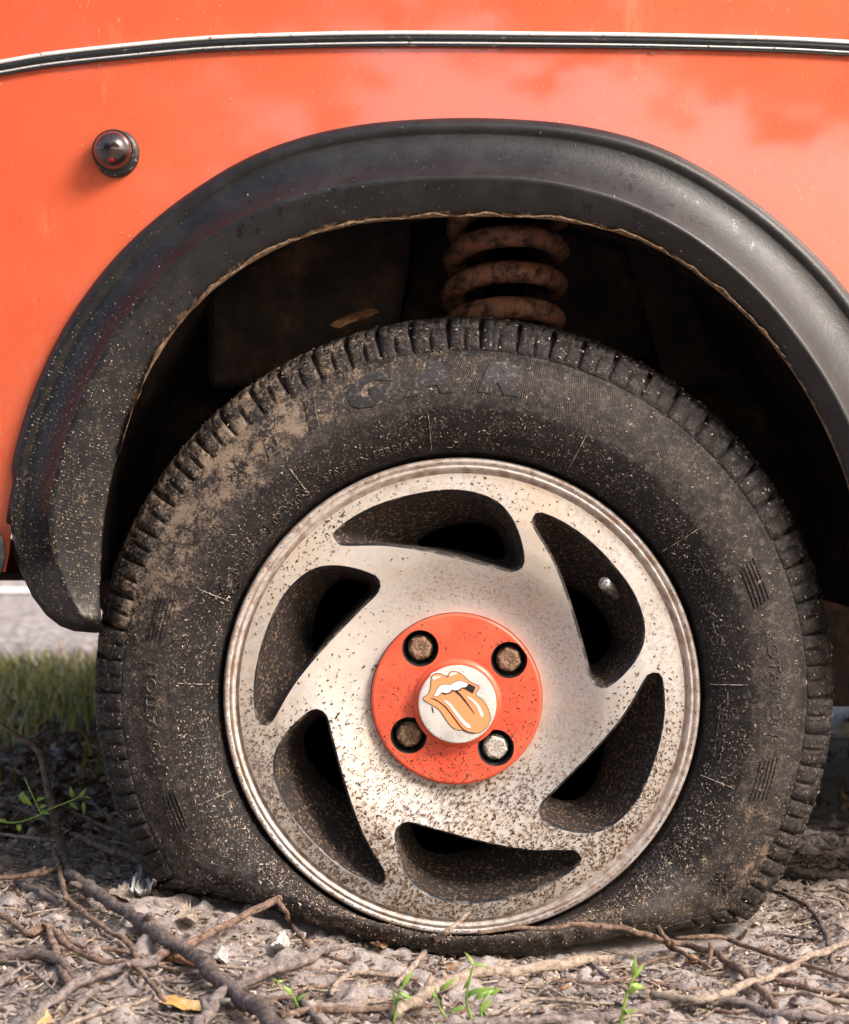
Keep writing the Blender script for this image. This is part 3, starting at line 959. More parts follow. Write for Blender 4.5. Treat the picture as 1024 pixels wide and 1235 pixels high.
    o = mesh_obj('tread_rib', V, F, M['rubber'], wheel, sm=False)
    for k_, v_ in dict(mud=np.zeros(len(V)), ribs=np.zeros(len(V)), inner=np.zeros(len(V))).items():
        pass
build_tyre()

def text_geo(s, size, shear=0.0, offset=0.0, sx=1.0):
    c = bpy.data.curves.new('t', 'FONT'); c.body = s; c.size = size; c.shear = shear; c.offset = offset
    c.align_x = 'CENTER'; c.align_y = 'CENTER'; c.resolution_u = 3; c.extrude = .5
    o = bpy.data.objects.new('t', c); COL.objects.link(o)
    me = bpy.data.meshes.new_from_object(o.evaluated_get(bpy.context.evaluated_depsgraph_get()))
    bpy.data.objects.remove(o)
    bm = bmesh.new(); bm.from_mesh(me)
    bmesh.ops.remove_doubles(bm, verts=bm.verts, dist=1e-6)
    for _ in range(3):
        es = [e for e in bm.edges if e.calc_length() > max(.004, size * .22) and abs(e.verts[0].co.z - e.verts[1].co.z) < .1]
        if not es: break
        bmesh.ops.subdivide_edges(bm, edges=es, cuts=1)
    bmesh.ops.triangulate(bm, faces=bm.faces)
    v = np.array([tuple(x.co) for x in bm.verts]); f = [tuple(x.index for x in q.verts) for q in bm.faces]
    bm.free(); bpy.data.meshes.remove(me)
    v[:, 0] *= sx
    return v, f

def tyre_text(s, deg, r, size, h=.0007, name='raised_lettering', muddy=False, **kw):
    v, f = text_geo(s, size, **kw)
    th = math.radians(deg) + v[:, 0] / r
    u = u_of_r(r + v[:, 1])
    hh = np.where(v[:, 2] > 0, h, -.001)
    P = TY(th, u, hh)
    n = len(P)
    mi = [1 if max(v[i, 2] for i in q) > 0 > min(v[i, 2] for i in q) else 0 for q in f]
    o = mesh_obj(name, P, f, None, wheel, sm=False, mats=[M['rubber'] if muddy else M['letter'], M['dustedge']], mi=mi, uv=np.stack([th * .24, u], 1),
                 attr=dict(mud=mud_at(th, np.full(n, r)) * .8, ribs=np.zeros(n), inner=np.full(n, .7)))
    return o

def tyre_poly(strokes, deg, r, h=.0007, name='raised_mark'):
    """strokes: list of (points (x,y) metres, width) drawn as raised lines"""
    V, F = [], []
    for pts, w in strokes:
        p = np.array(pts, float)
        d = np.r_[0, np.cumsum(np.linalg.norm(np.diff(p, axis=0), axis=1))]
        n = max(2, int(d[-1] / .003) + 1)
        n = max(n, len(p))
        q = np.linspace(0, d[-1], n)
        p = np.stack([np.interp(q, d, p[:, 0]), np.interp(q, d, p[:, 1])], 1)
        t = np.gradient(p, axis=0); t /= np.linalg.norm(t, axis=1)[:, None]
        nn = np.stack([-t[:, 1], t[:, 0]], 1)
        o = len(V)
        for i in range(n):
            for sgn, hh in ((-1, -.001), (-.6, h), (.6, h), (1, -.001)):
                a = p[i] + nn[i] * w / 2 * sgn
                V.append((a[0], a[1], hh))
        for i in range(n - 1):
            for j in range(3):
                a = o + i * 4 + j
                F.append((a, a + 4, a + 5, a + 1))
    v = np.array(V)
    th = math.radians(deg) + v[:, 0] / r; u = u_of_r(r + v[:, 1])
    P = TY(th, u, v[:, 2]); n = len(P)
    return mesh_obj(name, P, F, M['dustedge'] if name == 'raised_line' else M['rubber'], wheel, uv=np.stack([th * .24, u], 1),
                    attr=dict(mud=mud_at(th, np.full(n, r)) * .8, ribs=np.zeros(n), inner=np.full(n, .9)))

def circ(cx, cy, r, n=18): return [(cx + r * math.cos(2 * math.pi * i / n), cy + r * math.sin(2 * math.pi * i / n)) for i in range(n + 1)]

def build_marks():
    for ch, dg in (('T', -37.5), ('I', -28.5), ('G', -17.5), ('A', -6.0), ('R', 6.2)):
        tyre_text(ch, dg, .2420, .0285, h=.0008, shear=.22, offset=.0018, sx=1.6 if ch != 'I' else 1.2, muddy=ch in 'TI')
    for s0 in (100.5, 280.5):
        tyre_text('ROTATION', s0 - 13.5, .2375, .0120, shear=.1, sx=1.32)
        for d in (-31.5, 5.0):
            st = [([(-.016 - .001 * i, -.006 + i * .0030), (.016 - .001 * i, -.006 + i * .0030)], .0013) for i in range(5)]
            tyre_poly(st, s0 + d, .2375)
    tyre_text('02281', -58.2, .1975, .0085, sx=1.05)
    tyre_poly([(circ(0, 0, .0066), .0010)], -64.2, .1975); tyre_text('E8', -64.2, .1975, .0062)
    tyre_text('e8', -51.0, .1975, .0078); tyre_poly([([(-.0075, -.005), (.0075, -.005), (.0075, .005), (-.0075, .005), (-.0075, -.005)], .0009)], -51.0, .1975)
    tyre_text('02 0020-S', -41.8, .1965, .0080, sx=1.12)
    tyre_text('MADE IN SERBIA', -22, .1965, .0072, sx=1.35)
    tyre_poly([([(-.009, .006), (.009, .006), (0, -.008), (-.009, .006)], .0009)], 61.5, .2025)
    tyre_text('A', 61.5, .2035, .006)
    tyre_text('M+S', 73.5, .1985, .0125, sx=1.5)
    tyre_text('TUBELESS', 96, .1990, .0090, sx=1.35)
    tyre_text('TUBELESS', 260, .1990, .0090, sx=1.35)
    tyre_text('RADIAL', 128, .1990, .0090, sx=1.3)
    for d in (-67.5, -37, -7, 25, 54, 87, 108, 135, 225, 248, 273):
        tyre_poly([([(0, -.0095 + .002 * math.sin(d)), (.0006, .0190 + .0025 * math.cos(d * 3))], .0008)], d, .2000, h=.0006, name='raised_line')
    for d, rr in ((-44.5, .243), (125.5, .243), (232, .243)):
        st = []
        for k in range(6):
            a = k * math.pi / 3
            st.append(([(.002 * math.cos(a), .002 * math.sin(a)), (.0105 * math.cos(a), .0105 * math.sin(a))], .0012))
            for s_ in (-.5, .5):
                st.append(([(.006 * math.cos(a), .006 * math.sin(a)), (.006 * math.cos(a) + .004 * math.cos(a + s_ * 1.6), .006 * math.sin(a) + .004 * math.sin(a + s_ * 1.6))], .0010))
        tyre_poly(st, d, rr, name='snowflake_mark')
build_marks()

# ------------------------------------------------------------------ rim
SW = S
WIN0 = np.array([(-150, 188), (-153, 194), (-148, 201), (-127, 216), (-98, 230), (-60, 241), (-17, 247), (18, 243), (44, 231), (60, 211), (69, 188), (73, 168), (71, 157), (59, 152), (35, 158), (0, 167), (-50, 178), (-95, 184), (-142, 184)], float)
WIN0 = catmull(WIN0, 84, True) * SW
def rot2(p, deg):
    a = math.radians(deg); c, s = math.cos(a), math.sin(a)
    p = np.asarray(p, float)
    return np.stack([p[..., 0] * c + p[..., 1] * s, -p[..., 0] * s + p[..., 1] * c], -1)     # clockwise
_fr = np.array([.060, .0665, .072, .080, .090, .100, .110, .122, .140, .160, .1712])
_fy = np.array([.0150, .0145, .0135, .0115, .0070, .0018, -.0030, -.0060, -.0068, -.0042, -.0020])
_q = np.linspace(.055, .175, 400); _w = np.interp(_q, _fr, _fy)
_k = np.exp(-np.linspace(-2, 2, 41) ** 2); _k /= _k.sum()
_w2 = np.convolve(np.pad(_w, 20, mode='edge'), _k, 'valid')
def face_y(r): return np.interp(r, _q, _w2)
def offset_loop(p, d):
    t = np.roll(p, -1, 0) - np.roll(p, 1, 0); t /= np.linalg.norm(t, axis=1)[:, None]
    n = np.stack([t[:, 1], -t[:, 0]], 1)
    area = 0.5 * np.sum(p[:, 0] * np.roll(p[:, 1], -1) - np.roll(p[:, 0], -1) * p[:, 1])
    if area < 0: n = -n
    return p + n * d
HUBC = np.array([(551 - 557) * S, (839.5 - 845) * S])      # hub centre relative to the rim centre

WC2 = HUBC * .55
WINS = [WC2 + rot2((WIN0 - WC2) * (1 if k == 0 else .975), 60.1 * k) for k in range(6)]

def build_rim():
    n = 220
    a = np.linspace(0, 2 * np.pi, n, endpoint=False)
    outer = np.stack([.1712 * np.sin(a), .1712 * np.cos(a)], 1)
    hub = HUBC + np.stack([.0668 * np.sin(a[::2]), .0668 * np.cos(a[::2])], 1)
    holes = [offset_loop(w, .0016) for w in WINS]
    v, f = plate(outer, holes + [hub], .0034)
    def Yof(v):
        r = np.hypot(v[:, 0] - HUBC[0] * smooth(-np.hypot(v[:, 0], v[:, 1]), -.13, -.07), v[:, 1] - HUBC[1] * smooth(-np.hypot(v[:, 0], v[:, 1]), -.13, -.07))
        return face_y(r)
    Yv = Yof(v)
    P = np.stack([WC[0] + v[:, 0], Yv, WC[2] + v[:, 1]], 1)
    r = np.hypot(v[:, 0], v[:, 1]); ang = np.arctan2(v[:, 0], v[:, 1])
    groove = smooth(r, .1655, .1712) * (.45 + .55 * smooth(np.sin(ang + .2), -.4, .7))
    up = np.cos(ang - math.radians(35))
    dish_shade = (smooth(r, .064, .074) * (1 - smooth(r, .095, .116))) * smooth(up, -.2, .8)  # brown speckle on the upper right slope, its shade put into the colour
    grime = .10 + .90 * smooth(-v[:, 1], -.03, .14) + .25 * smooth(-np.cos(ang + math.radians(50)), -1.0, -.93) * smooth(r, .13, .15)
    V, F, MI = list(map(tuple, P)), [tuple(q) for q in f], [0] * len(f)
    # correct facing: towards -Y
    p0, p1, p2 = P[f[0][0]], P[f[0][1]], P[f[0][2]]
    if np.cross(p1 - p0, p2 - p0)[1] > 0: F = [q[::-1] for q in F]
    A = dict(groove=list(groove), dish_shade=list(dish_shade), grime=list(np.clip(grime, 0, 1)))
    # window reveals
    anchor0 = np.array([41, 171]) * SW
    for k, w in enumerate(WINS):
        anc = WC2 + rot2(anchor0, 60.1 * k) * (1 if k == 0 else .975)
        l0 = offset_loop(w, .0016)
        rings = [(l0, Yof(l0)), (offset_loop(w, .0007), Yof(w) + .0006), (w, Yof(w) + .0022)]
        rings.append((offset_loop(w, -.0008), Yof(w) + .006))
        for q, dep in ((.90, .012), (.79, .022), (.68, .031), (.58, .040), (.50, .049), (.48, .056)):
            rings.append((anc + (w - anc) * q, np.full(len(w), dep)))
        base = len(V); m = len(w)
        for (l, y) in rings:
            for p, yy in zip(l, y): V.append((WC[0] + p[0], yy, WC[2] + p[1]))
            rr = np.hypot(l[:, 0], l[:, 1])
            A['groove'] += [0] * m; A['dish_shade'] += [0] * m; A['grime'] += list(np.clip(.1 + .9 * smooth(-l[:, 1], -.03, .14), 0, 1))
        area = 0.5 * np.sum(w[:, 0] * np.roll(w[:, 1], -1) - np.roll(w[:, 0], -1) * w[:, 1])
        for j in range(len(rings) - 1):
            for i in range(m):
                a0 = base + j * m + i; a1 = base + j * m + (i + 1) % m
                q = (a0, a1, a1 + m, a0 + m)
                F.append(q if area < 0 else q[::-1])
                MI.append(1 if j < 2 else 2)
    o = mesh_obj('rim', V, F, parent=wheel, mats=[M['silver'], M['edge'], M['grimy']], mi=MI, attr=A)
    o['label'] = 'dirty silver rim with six swept openings'
    # lip and barrel
    prof = [(.1710, -.0022), (.1718, .0014), (.1732, .0022), (.1743, -.0012), (.1756, -.0036), (.1772, -.0036), (.1782, -.0020), (.1792, -.0034), (.1808, -.0046), (.1826, -.0034), (.1836, .0004), (.1830, .0050), (.178, .012)]
    v, f = lathe(prof, 240, WC, flip=False)
    nn = len(prof)
    r = np.hypot(v[:, 0] - WC[0], v[:, 2] - WC[2])
    lip = mesh_obj('rim_lip', v, f, M['lip'], wheel)
    v, f = lathe([(.178, .012), (.1755, .03), (.168, .06), (.160, .075), (.160, .15), (.178, .168), (.178, .170), (.10, .171)], 96, WC)
    mesh_obj('rim_barrel', v, f, M['iron'], wheel)
    v, f = lathe([(.0005, .112), (.06, .112), (.1, .114), (.103, .120), (.103, .165)], 96, WC)
    mesh_obj('brake_drum', v, f, M['iron'], wheel)
    v, f = lathe([(.060, .02), (.050, .03), (.045, .115)], 60, WC); mesh_obj('hub', v, f, M['iron'], wheel)
    # balance weight in the lower window groove and stub by it
    m = MB(); c = PX(545, 1077, .03)
    m.box((c[0] - .018, c[1] - .004, c[2] - .004), (c[0] + .030, c[1] + .006, c[2] + .006)); b = m.build('balance_weight', M['rust'], wheel, sm=False)
    bv = b.modifiers.new('b', 'BEVEL'); bv.width = .0015; bv.segments = 2
    # valve
    base = PX(746, 718, .026); tip = PX(727, 702, -.002)
    p = np.linspace(base, tip, 24)
    s = np.linspace(0, 1, 24)
    rad = np.where(s < .45, .0042 - .002 * s, .0050) + np.where(s > .5, .0003 * np.sin(s * 90), 0)
    rad[-1] = .0030; rad[-2] = .0046
    v, f = tube(p, rad, 14)
    mesh_obj('valve', v, f, M['valve'], wheel)
build_rim()

BOLTS = [(507, 782), (614, 796), (493, 887), (598, 902)]
def build_cap():
    cc = np.array([WC[0] + HUBC[0], 0, WC[2] + HUBC[1]])
    Y0 = .0085
    def fwd(px, py): # a position on the cap face
        return PX(px, py, Y0)[[0, 2]] - cc[[0, 2]]
    n = 150
    a = np.linspace(0, 2 * np.pi, n, endpoint=False)
    def ring(r, c=(0, 0), m=n):
        a = np.linspace(0, 2 * np.pi, m, endpoint=False)
        return np.stack([c[0] + r * np.sin(a), c[1] + r * np.cos(a)], 1)
    bc = [fwd(*b) for b in BOLTS]
    v, f = plate(ring(.0640), [ring(.0142, c, 48) for c in bc], .003)
    r = np.hypot(v[:, 0], v[:, 1])
    Y = Y0 - .0012 * smooth(r, .030, .036) * (1 - smooth(r, .036, .040)) * 0 + .0 * r
    V = [(cc[0] + p[0], y, cc[2] + p[1]) for p, y in zip(v, Y)]
    F = [tuple(q) for q in f]
    P = np.array(V)
    if np.cross(P[f[0][1]] - P[f[0][0]], P[f[0][2]] - P[f[0][0]])[1] > 0: F = [q[::-1] for q in F]
    # rounded outer edge
    rings = [(.0640, Y0), (.0650, Y0 + .0002), (.0658, Y0 + .0010), (.0662, Y0 + .0024), (.0662, Y0 + .012)]
    base = len(V)
    for rr, y in rings: V += [(cc[0] + p[0], y, cc[2] + p[1]) for p in ring(rr)]
    for j in range(len(rings) - 1):
        for i in range(n):
            a0 = base + j * n + i; a1 = base + j * n + (i + 1) % n
            F.append((a0, a0 + n, a1 + n, a1)[::-1])
    mi = [0] * len(F)
    for c in bc:
        base = len(V)
        rr_ = [(.0142, Y0, 0), (.0138, Y0 + .0008, 1), (.0132, Y0 + .0030, 1), (.0122, Y0 + .013, 1), (.0002, Y0 + .0135, 1)]
        for rr, y, _ in rr_: V += [(cc[0] + p[0], y, cc[2] + p[1]) for p in ring(rr, c, 48)]
        for j in range(len(rr_) - 1):
            for i in range(48):
                a0 = base + j * 48 + i; a1 = base + j * 48 + (i + 1) % 48
                F.append((a0, a1, a1 + 48, a0 + 48)[::-1]); mi.append(1)
    o = mesh_obj('hub_cap', V, F, parent=wheel, mats=[M['cap'], M['socket']], mi=mi)
    o['label'] = 'round orange red cap with four bolt holes'
    # bolts: hexagon heads with a washer foot
    me = None
    for k, c in enumerate(bc):
        hexr = .0088
        V, F = [], []
        rows = [(.0098, .010, 0), (.0098, .008, 0), (.0096, .0068, 0), (.0092, .0064, 1), (.0090, .0028, 1), (.0080, .0016, 1), (.0062, .0012, 0), (.0002, .0016, 0)]
        m = 36
        for rr, y, hx in rows:
            for i in range(m):
                t = 2 * math.pi * i / m
                q = rr
                if hx: q = rr * (math.cos(math.pi / 6) / math.cos((t % (math.pi / 3)) - math.pi / 6)) * 1.06
                V.append((q * math.sin(t), y + .0003 * (random.random() - .5), q * math.cos(t)))
        for j in range(len(rows) - 1):
            for i in range(m):
                a0 = j * m + i; a1 = j * m + (i + 1) % m
                F.append((a0, a1, a1 + m, a0 + m)[::-1])
        F.append(tuple(range((len(rows) - 1) * m, len(rows) * m)))
        b = mesh_obj('wheel_bolt', V, F, M['palebolt'] if k == 3 else M['rust'], None, sm=False)
        b.location = (cc[0] + c[0], Y0, cc[2] + c[1]); b.rotation_euler = (0, .3 + k * .5, 0)
        attach(b, wheel)
        b['label'] = 'pale flaking wheel bolt' if k == 3 else 'rusty brown wheel bolt'
    # raised centre cap
    dc = PX(551.6, 849.3, 0.0) ; R = .0304
    c0 = np.array([dc[0], 0, dc[2]])
    v, f = lathe([(.0345, Y0 - .0002), (.0338, Y0 - .0016), (.0322, Y0 - .0024), (.0312, Y0 - .0030), (.0308, .0006), (.0302, -.0004)], 96, np.array([dc[0], 0, dc[2]]))
    mesh_obj('centre_cap', v, f, M['cap'], wheel)
    v, f = lathe([(.0002, -.0006), (.015, -.0006), (.0290, -.0006), (.0300, -.0004), (.0303, .0004)], 96, np.array([dc[0], 0, dc[2]]))
    e = mesh_obj('emblem', v, f, M['disc'], wheel)
    e['label'] = 'white round emblem with orange lips and tongue'
    # the print on it; coordinates on a 1024 grid spanning 130 px
    K = 130 / 1024.
    def E(p): 
        p = np.asarray(p, float)
        return np.stack([(490 + p[:, 0] * K - 512) * S, CAMZ - (780 + p[:, 1] * K - 530) * S], 1)
    mb = MB()
    def fill(pts, lay, mi, n=None, sm=True):
        q = catmull(pts, n or max(40, len(pts) * 5), True) if sm else np.array(pts, float)
        w = E(q); y = -.0006 - lay * .00012
        from mathutils.geometry import tessellate_polygon
        tri = tessellate_polygon([[Vector((a, b, 0)) for a, b in w]])
        V = [(a, y, b) for a, b in w]
        F = []
        for t in tri:
            p0, p1, p2 = (np.array(V[i]) for i in t)
            F.append(tuple(t) if np.cross(p1 - p0, p2 - p0)[1] < 0 else tuple(t)[::-1])
        m = len(V); V2 = [(a, -.0006, b) for a, b in w]
        for i in range(m): F.append((i, (i + 1) % m, m + (i + 1) % m, m + i))
        mb.add(V + V2, F, mi)
    def grow(pts, d):
        q = catmull(pts, 160, True); return offset_loop(q, d)
    def stroke(pts, w0, w1, lay, mi, taper=True):
        c = catmull(pts, 30); t = np.gradient(c, axis=0); t /= np.linalg.norm(t, axis=1)[:, None]
        nn = np.stack([-t[:, 1], t[:, 0]], 1); s = np.linspace(0, 1, 30)
        w = (w0 + (w1 - w0) * s) * (np.minimum(1, np.minimum(s, 1 - s) * 12 + .25) if taper else 1)
        q = np.concatenate([c + nn * w[:, None] / 2, (c - nn * w[:, None] / 2)[::-1]])
        fill(q, lay, mi, sm=False)
    lips = [(165, 480), (205, 452), (228, 405), (236, 330), (240, 285), (265, 258), (310, 252), (355, 266), (394, 290), (400, 262), (418, 238), (450, 230), (500, 244), (545, 275), (590, 322), (640, 350), (688, 374), (690, 398), (668, 430), (664, 460), (720, 502), (760, 555), (786, 612), (796, 670), (785, 730), (750, 780), (700, 812), (640, 820), (580, 808), (530, 790), (500, 792), (450, 774), (410, 735), (370, 680), (330, 620), (290, 580), (240, 550), (190, 522), (164, 502)]
    fill(grow(lips, 17), 1, 2, sm=False); fill(grow(lips, 3.5), 2, 1, sm=False); fill(grow(lips, -3.0), 3, 0, sm=False)
    teeth = [(262, 468), (282, 428), (300, 398), (330, 364), (380, 357), (420, 361), (460, 335), (510, 324), (550, 334), (584, 350), (568, 378), (520, 388), (500, 406), (460, 412), (430, 404), (412, 430), (375, 440), (338, 430), (320, 452), (290, 468)]
    fill(grow(teeth, 5), 4, 1, sm=False)
    fill([(575, 352), (600, 352), (658, 380), (650, 405), (632, 444), (600, 425), (560, 402), (522, 390), (550, 372)], 5, 1, sm=False)
    stroke([(335, 440), (372, 448), (415, 438), (445, 420), (500, 414), (530, 398)], 9, 9, 5, 1)
    fill(teeth, 6, 2)
    stroke([(228, 486), (255, 492), (310, 520), (370, 568), (430, 640), (500, 735), (545, 785), (600, 812), (660, 818)], 9, 11, 5, 1)
    stroke([(460, 416), (500, 445), (545, 495), (595, 560), (652, 640)], 22, 5, 5, 1)
    stroke([(360, 508), (410, 545), (460, 610), (510, 675), (560, 730), (612, 768)], 20, 34, 5, 2)
    stroke([(575, 472), (620, 498), (670, 550), (705, 610), (722, 665)], 12, 36, 5, 2)
    stroke([(252, 305), (285, 290), (325, 288)], 30, 18, 5, 2)
    stroke([(415, 275), (440, 256), (482, 252)], 26, 14, 5, 2)
    fill([(236, 566), (250, 570), (264, 626), (250, 630)], 1, 1, sm=False)
    o = mb.build('emblem_print', None, wheel, sm=False, mats=[M['peach'], M['ink'], M['white']])
build_cap()

# ------------------------------------------------------------------ loose bits: husks, chaff, straws
def bits(name, pos, nor, size, asp, mat, parent=None, bend=.25):
    """many tiny curved husks, each a low pyramid lying on its surface"""
    pos = np.asarray(pos, float); n = len(pos)
    nor = np.asarray(nor, float); nor = nor / (np.linalg.norm(nor, axis=1)[:, None] + 1e-9)
    t = RNG.normal(size=(n, 3)); t -= nor * (t * nor).sum(1)[:, None]; t /= np.linalg.norm(t, axis=1)[:, None] + 1e-9
    b = np.cross(nor, t)
    size = np.broadcast_to(size, (n,))[:, None]; asp = np.broadcast_to(asp, (n,))[:, None]
    k = bend * RNG.normal(size=(n, 1))
    w = size * asp
    off = nor * size * .02
    v = np.stack([pos - t * size + b * k * size * .9 + off, pos + b * w + off, pos + t * size + b * k * size * .9 + off, pos - b * w + off, pos + nor * np.minimum(w * 1.1, .0009) + off], 1)
    V = v.reshape(-1, 3)
    F = np.array([(0, 3, 4), (3, 2, 4), (2, 1, 4), (1, 0, 4)])
    F = (F[None] + (np.arange(n) * 5)[:, None, None]).reshape(-1, 3)
    me = bpy.data.meshes.new(name)
    me.vertices.add(len(V)); me.vertices.foreach_set('co', V.astype(np.float32).ravel())
    me.loops.add(F.size); me.loops.foreach_set('vertex_index', F.astype(np.int32).ravel())
    me.polygons.add(len(F)); me.polygons.foreach_set('loop_start', np.arange(0, F.size, 3, dtype=np.int32))
    me.materials.append(mat); me.update(calc_edges=True); me.validate()
    o = bpy.data.objects.new(name, me); COL.objects.link(o)
    o['kind'] = 'stuff'
    if parent: attach(o, parent)
    return o

def build_bits():
    # on the rim face: many more low down
    n = 22000
    r = np.sqrt(RNG.uniform(.068 ** 2, .1705 ** 2, n)); a = RNG.uniform(0, 2 * np.pi, n)
    x, z = r * np.sin(a), r * np.cos(a)
    dens = .05 + .95 * smooth(-z, -.05, .13) + .10 * smooth(r, .14, .165) + .5 * np.exp(-((a - 5.55) / .22) ** 2) * smooth(r, .14, .155)
    dens *= .45 + .9 * fbm(x * 90, z * 90, 0, 3)
    k = RNG.random(n) < dens * .85
    for w in WINS: k &= ~inside(offset_loop(w, .0012), x, z)
    x, z = x[k], z[k]; r = r[k]; m = len(x)
    pos = np.stack([WC[0] + x, face_y(r) - .0001, WC[2] + z], 1)
    nor = np.tile((0, -1, 0), (m, 1))
    sz = RNG.uniform(.0004, .0016, m) * (1 + .4 * (RNG.random(m) < .08))
    bits('dried_husks', pos, nor, sz, RNG.uniform(.25, .55, m), M['husk'], wheel)
    # on the orange cap
    n = 1500
    r = .064 * np.sqrt(RNG.random(n)); a = RNG.uniform(0, 2 * np.pi, n)
    x = WC[0] + HUBC[0] + r * np.sin(a); z = WC[2] + HUBC[1] + r * np.cos(a)
    k = r > .033
    for b_ in BOLTS:
        c = PX(*b_, .0085); k &= np.hypot(x - c[0], z - c[2]) > .0148
    k &= RNG.random(n) < .25 + .75 * smooth(-(z - WC[2]), -.02, .04)
    m = k.sum()
    bits('dried_husks', np.stack([x[k], np.full(m, .0084), z[k]], 1), np.tile((0, -1, 0), (m, 1)), RNG.uniform(.0005, .0012, m), .5, M['husk'], wheel)
    # on the tyre wall: pale chaff
    n = 24000
    a = RNG.uniform(0, 2 * np.pi, n); u = RNG.uniform(u_of_r(.191), u_of_r(.2640), n)
    r = np.interp(u, PU, PROF[:, 0])
    c = np.cos(a)
    inner = 1 - smooth(r, .216, .224)
    dens = (.22 + .55 * inner) * (.35 + .65 * smooth(-c, -.2, .75)) * (.3 + 1.3 * fbm(np.sin(a) * 16, np.cos(a) * 16, r * 60, 3) ** 1.5)
    k = RNG.random(n) < dens * 1.25
    a, u = a[k], u[k]
    P = TY(a, u, .0003); Q = TY(a, u, .004); 
    nor = Q - P
    sz = RNG.uniform(.0003, .0013, len(a)) * (1 + .9 * (RNG.random(len(a)) < .05)); 
    bits('dried_chaff', P, nor, sz, RNG.uniform(.14, .45, len(a)), M['chaff'], wheel, bend=.5)
    n = 900
    a = RNG.uniform(0, 2 * np.pi, n); u = RNG.uniform(u_of_r(.262), PL * .78, n)
    P = TY(a, u, .0032); bits('dried_chaff', P, TY(a, u, .006) - P, RNG.uniform(.0006, .0017, n), .3, M['chaff'], wheel, bend=.4)
    # on the rim lip
    n = 700
    a = RNG.uniform(0, 2 * np.pi, n); a = a[RNG.random(n) < .25 + .75 * smooth(-np.cos(a), -.3, .7)]
    P = np.stack([WC[0] + .180 * np.sin(a), np.full(len(a), -.0044), WC[2] + .180 * np.cos(a)], 1)
    bits('dried_husks', P, np.tile((0, -1, 0), (len(a), 1)), RNG.uniform(.0005, .0013, len(a)), .4, M['husk'], wheel)
    # on the flare
    n = 9000
    q = RNG.random(n); th = RNG.uniform(-6, 130, n)
    dens = (.012 + .97 * smooth(-th, -50, -8)) * (.25 + 1.3 * fbm(q * 9, th * .35, 2, 3) ** 1.4)
    k = RNG.random(n) < dens; q, th = q[k], th[k]
    ki = np.clip(np.searchsorted(TH, th), 0, len(TH) - 1)
    P = []
    for qq, kk in zip(q, ki):
        rows = flare_section(int(kk))[3:18]
        rs = [a_[0] for a_ in rows][::-1]; ys = [a_[1] for a_ in rows][::-1]
        r = rI[kk] + (rO[kk] - 4 - rI[kk]) * qq
        y = float(np.interp(r, rs, ys)); px, py = flare_px(int(kk), r)
        P.append(PX(px, py, y - .0003))
    P = np.array(P); m = len(P)
    bits('dried_chaff', P, np.tile((0, -1, 0), (m, 1)) + RNG.normal(0, .2, (m, 3)), RNG.uniform(.0003, .0012, m), RNG.uniform(.15, .45, m), M['chaff'], car, bend=.5)
    # on the paint: a few stuck husks and straws
    n = 1700
    px = RNG.uniform(-20, 1044, n); py = RNG.uniform(-20, 600, n)
    rr = np.hypot(px - AC[0], py - AC[1]); th = np.degrees(np.arctan2(AC[1] - py, AC[0] - px))
    k = rr > np.interp(th, TH, rO) + 6
    k &= RNG.random(n) < .35 + .65 * (px < 260)
    k &= np.abs(py - np.interp(px, [0, 250, 550, 1024], [80, 51, 47, 57])) > 13
    px, py = px[k], py[k]
    P = np.array([PX(a_, b_, float(fend_y(a_, b_)) - .0002) for a_, b_ in zip(px, py)])
    bits('dried_chaff', P, np.tile((0, -1, 0), (len(P), 1)), RNG.uniform(.0002, .0011, len(P)), RNG.uniform(.1, .4, len(P)), M['chaff'], car, bend=.6)
    # hanging under the moulding
    n = 34
    px = np.sort(RNG.uniform(0, 1024, n)); py = np.interp(px, [0, 250, 550, 1024], [93, 64, 59, 69]) 
    P = np.array([PX(a_, b_, float(fend_y(a_, b_)) - .001) for a_, b_ in zip(px, py)])
    bits('dried_chaff', P, np.tile((0, -1, 0), (n, 1)), RNG.uniform(.001, .0035, n), .12, M['chaff'], car, bend=.8)
build_bits()

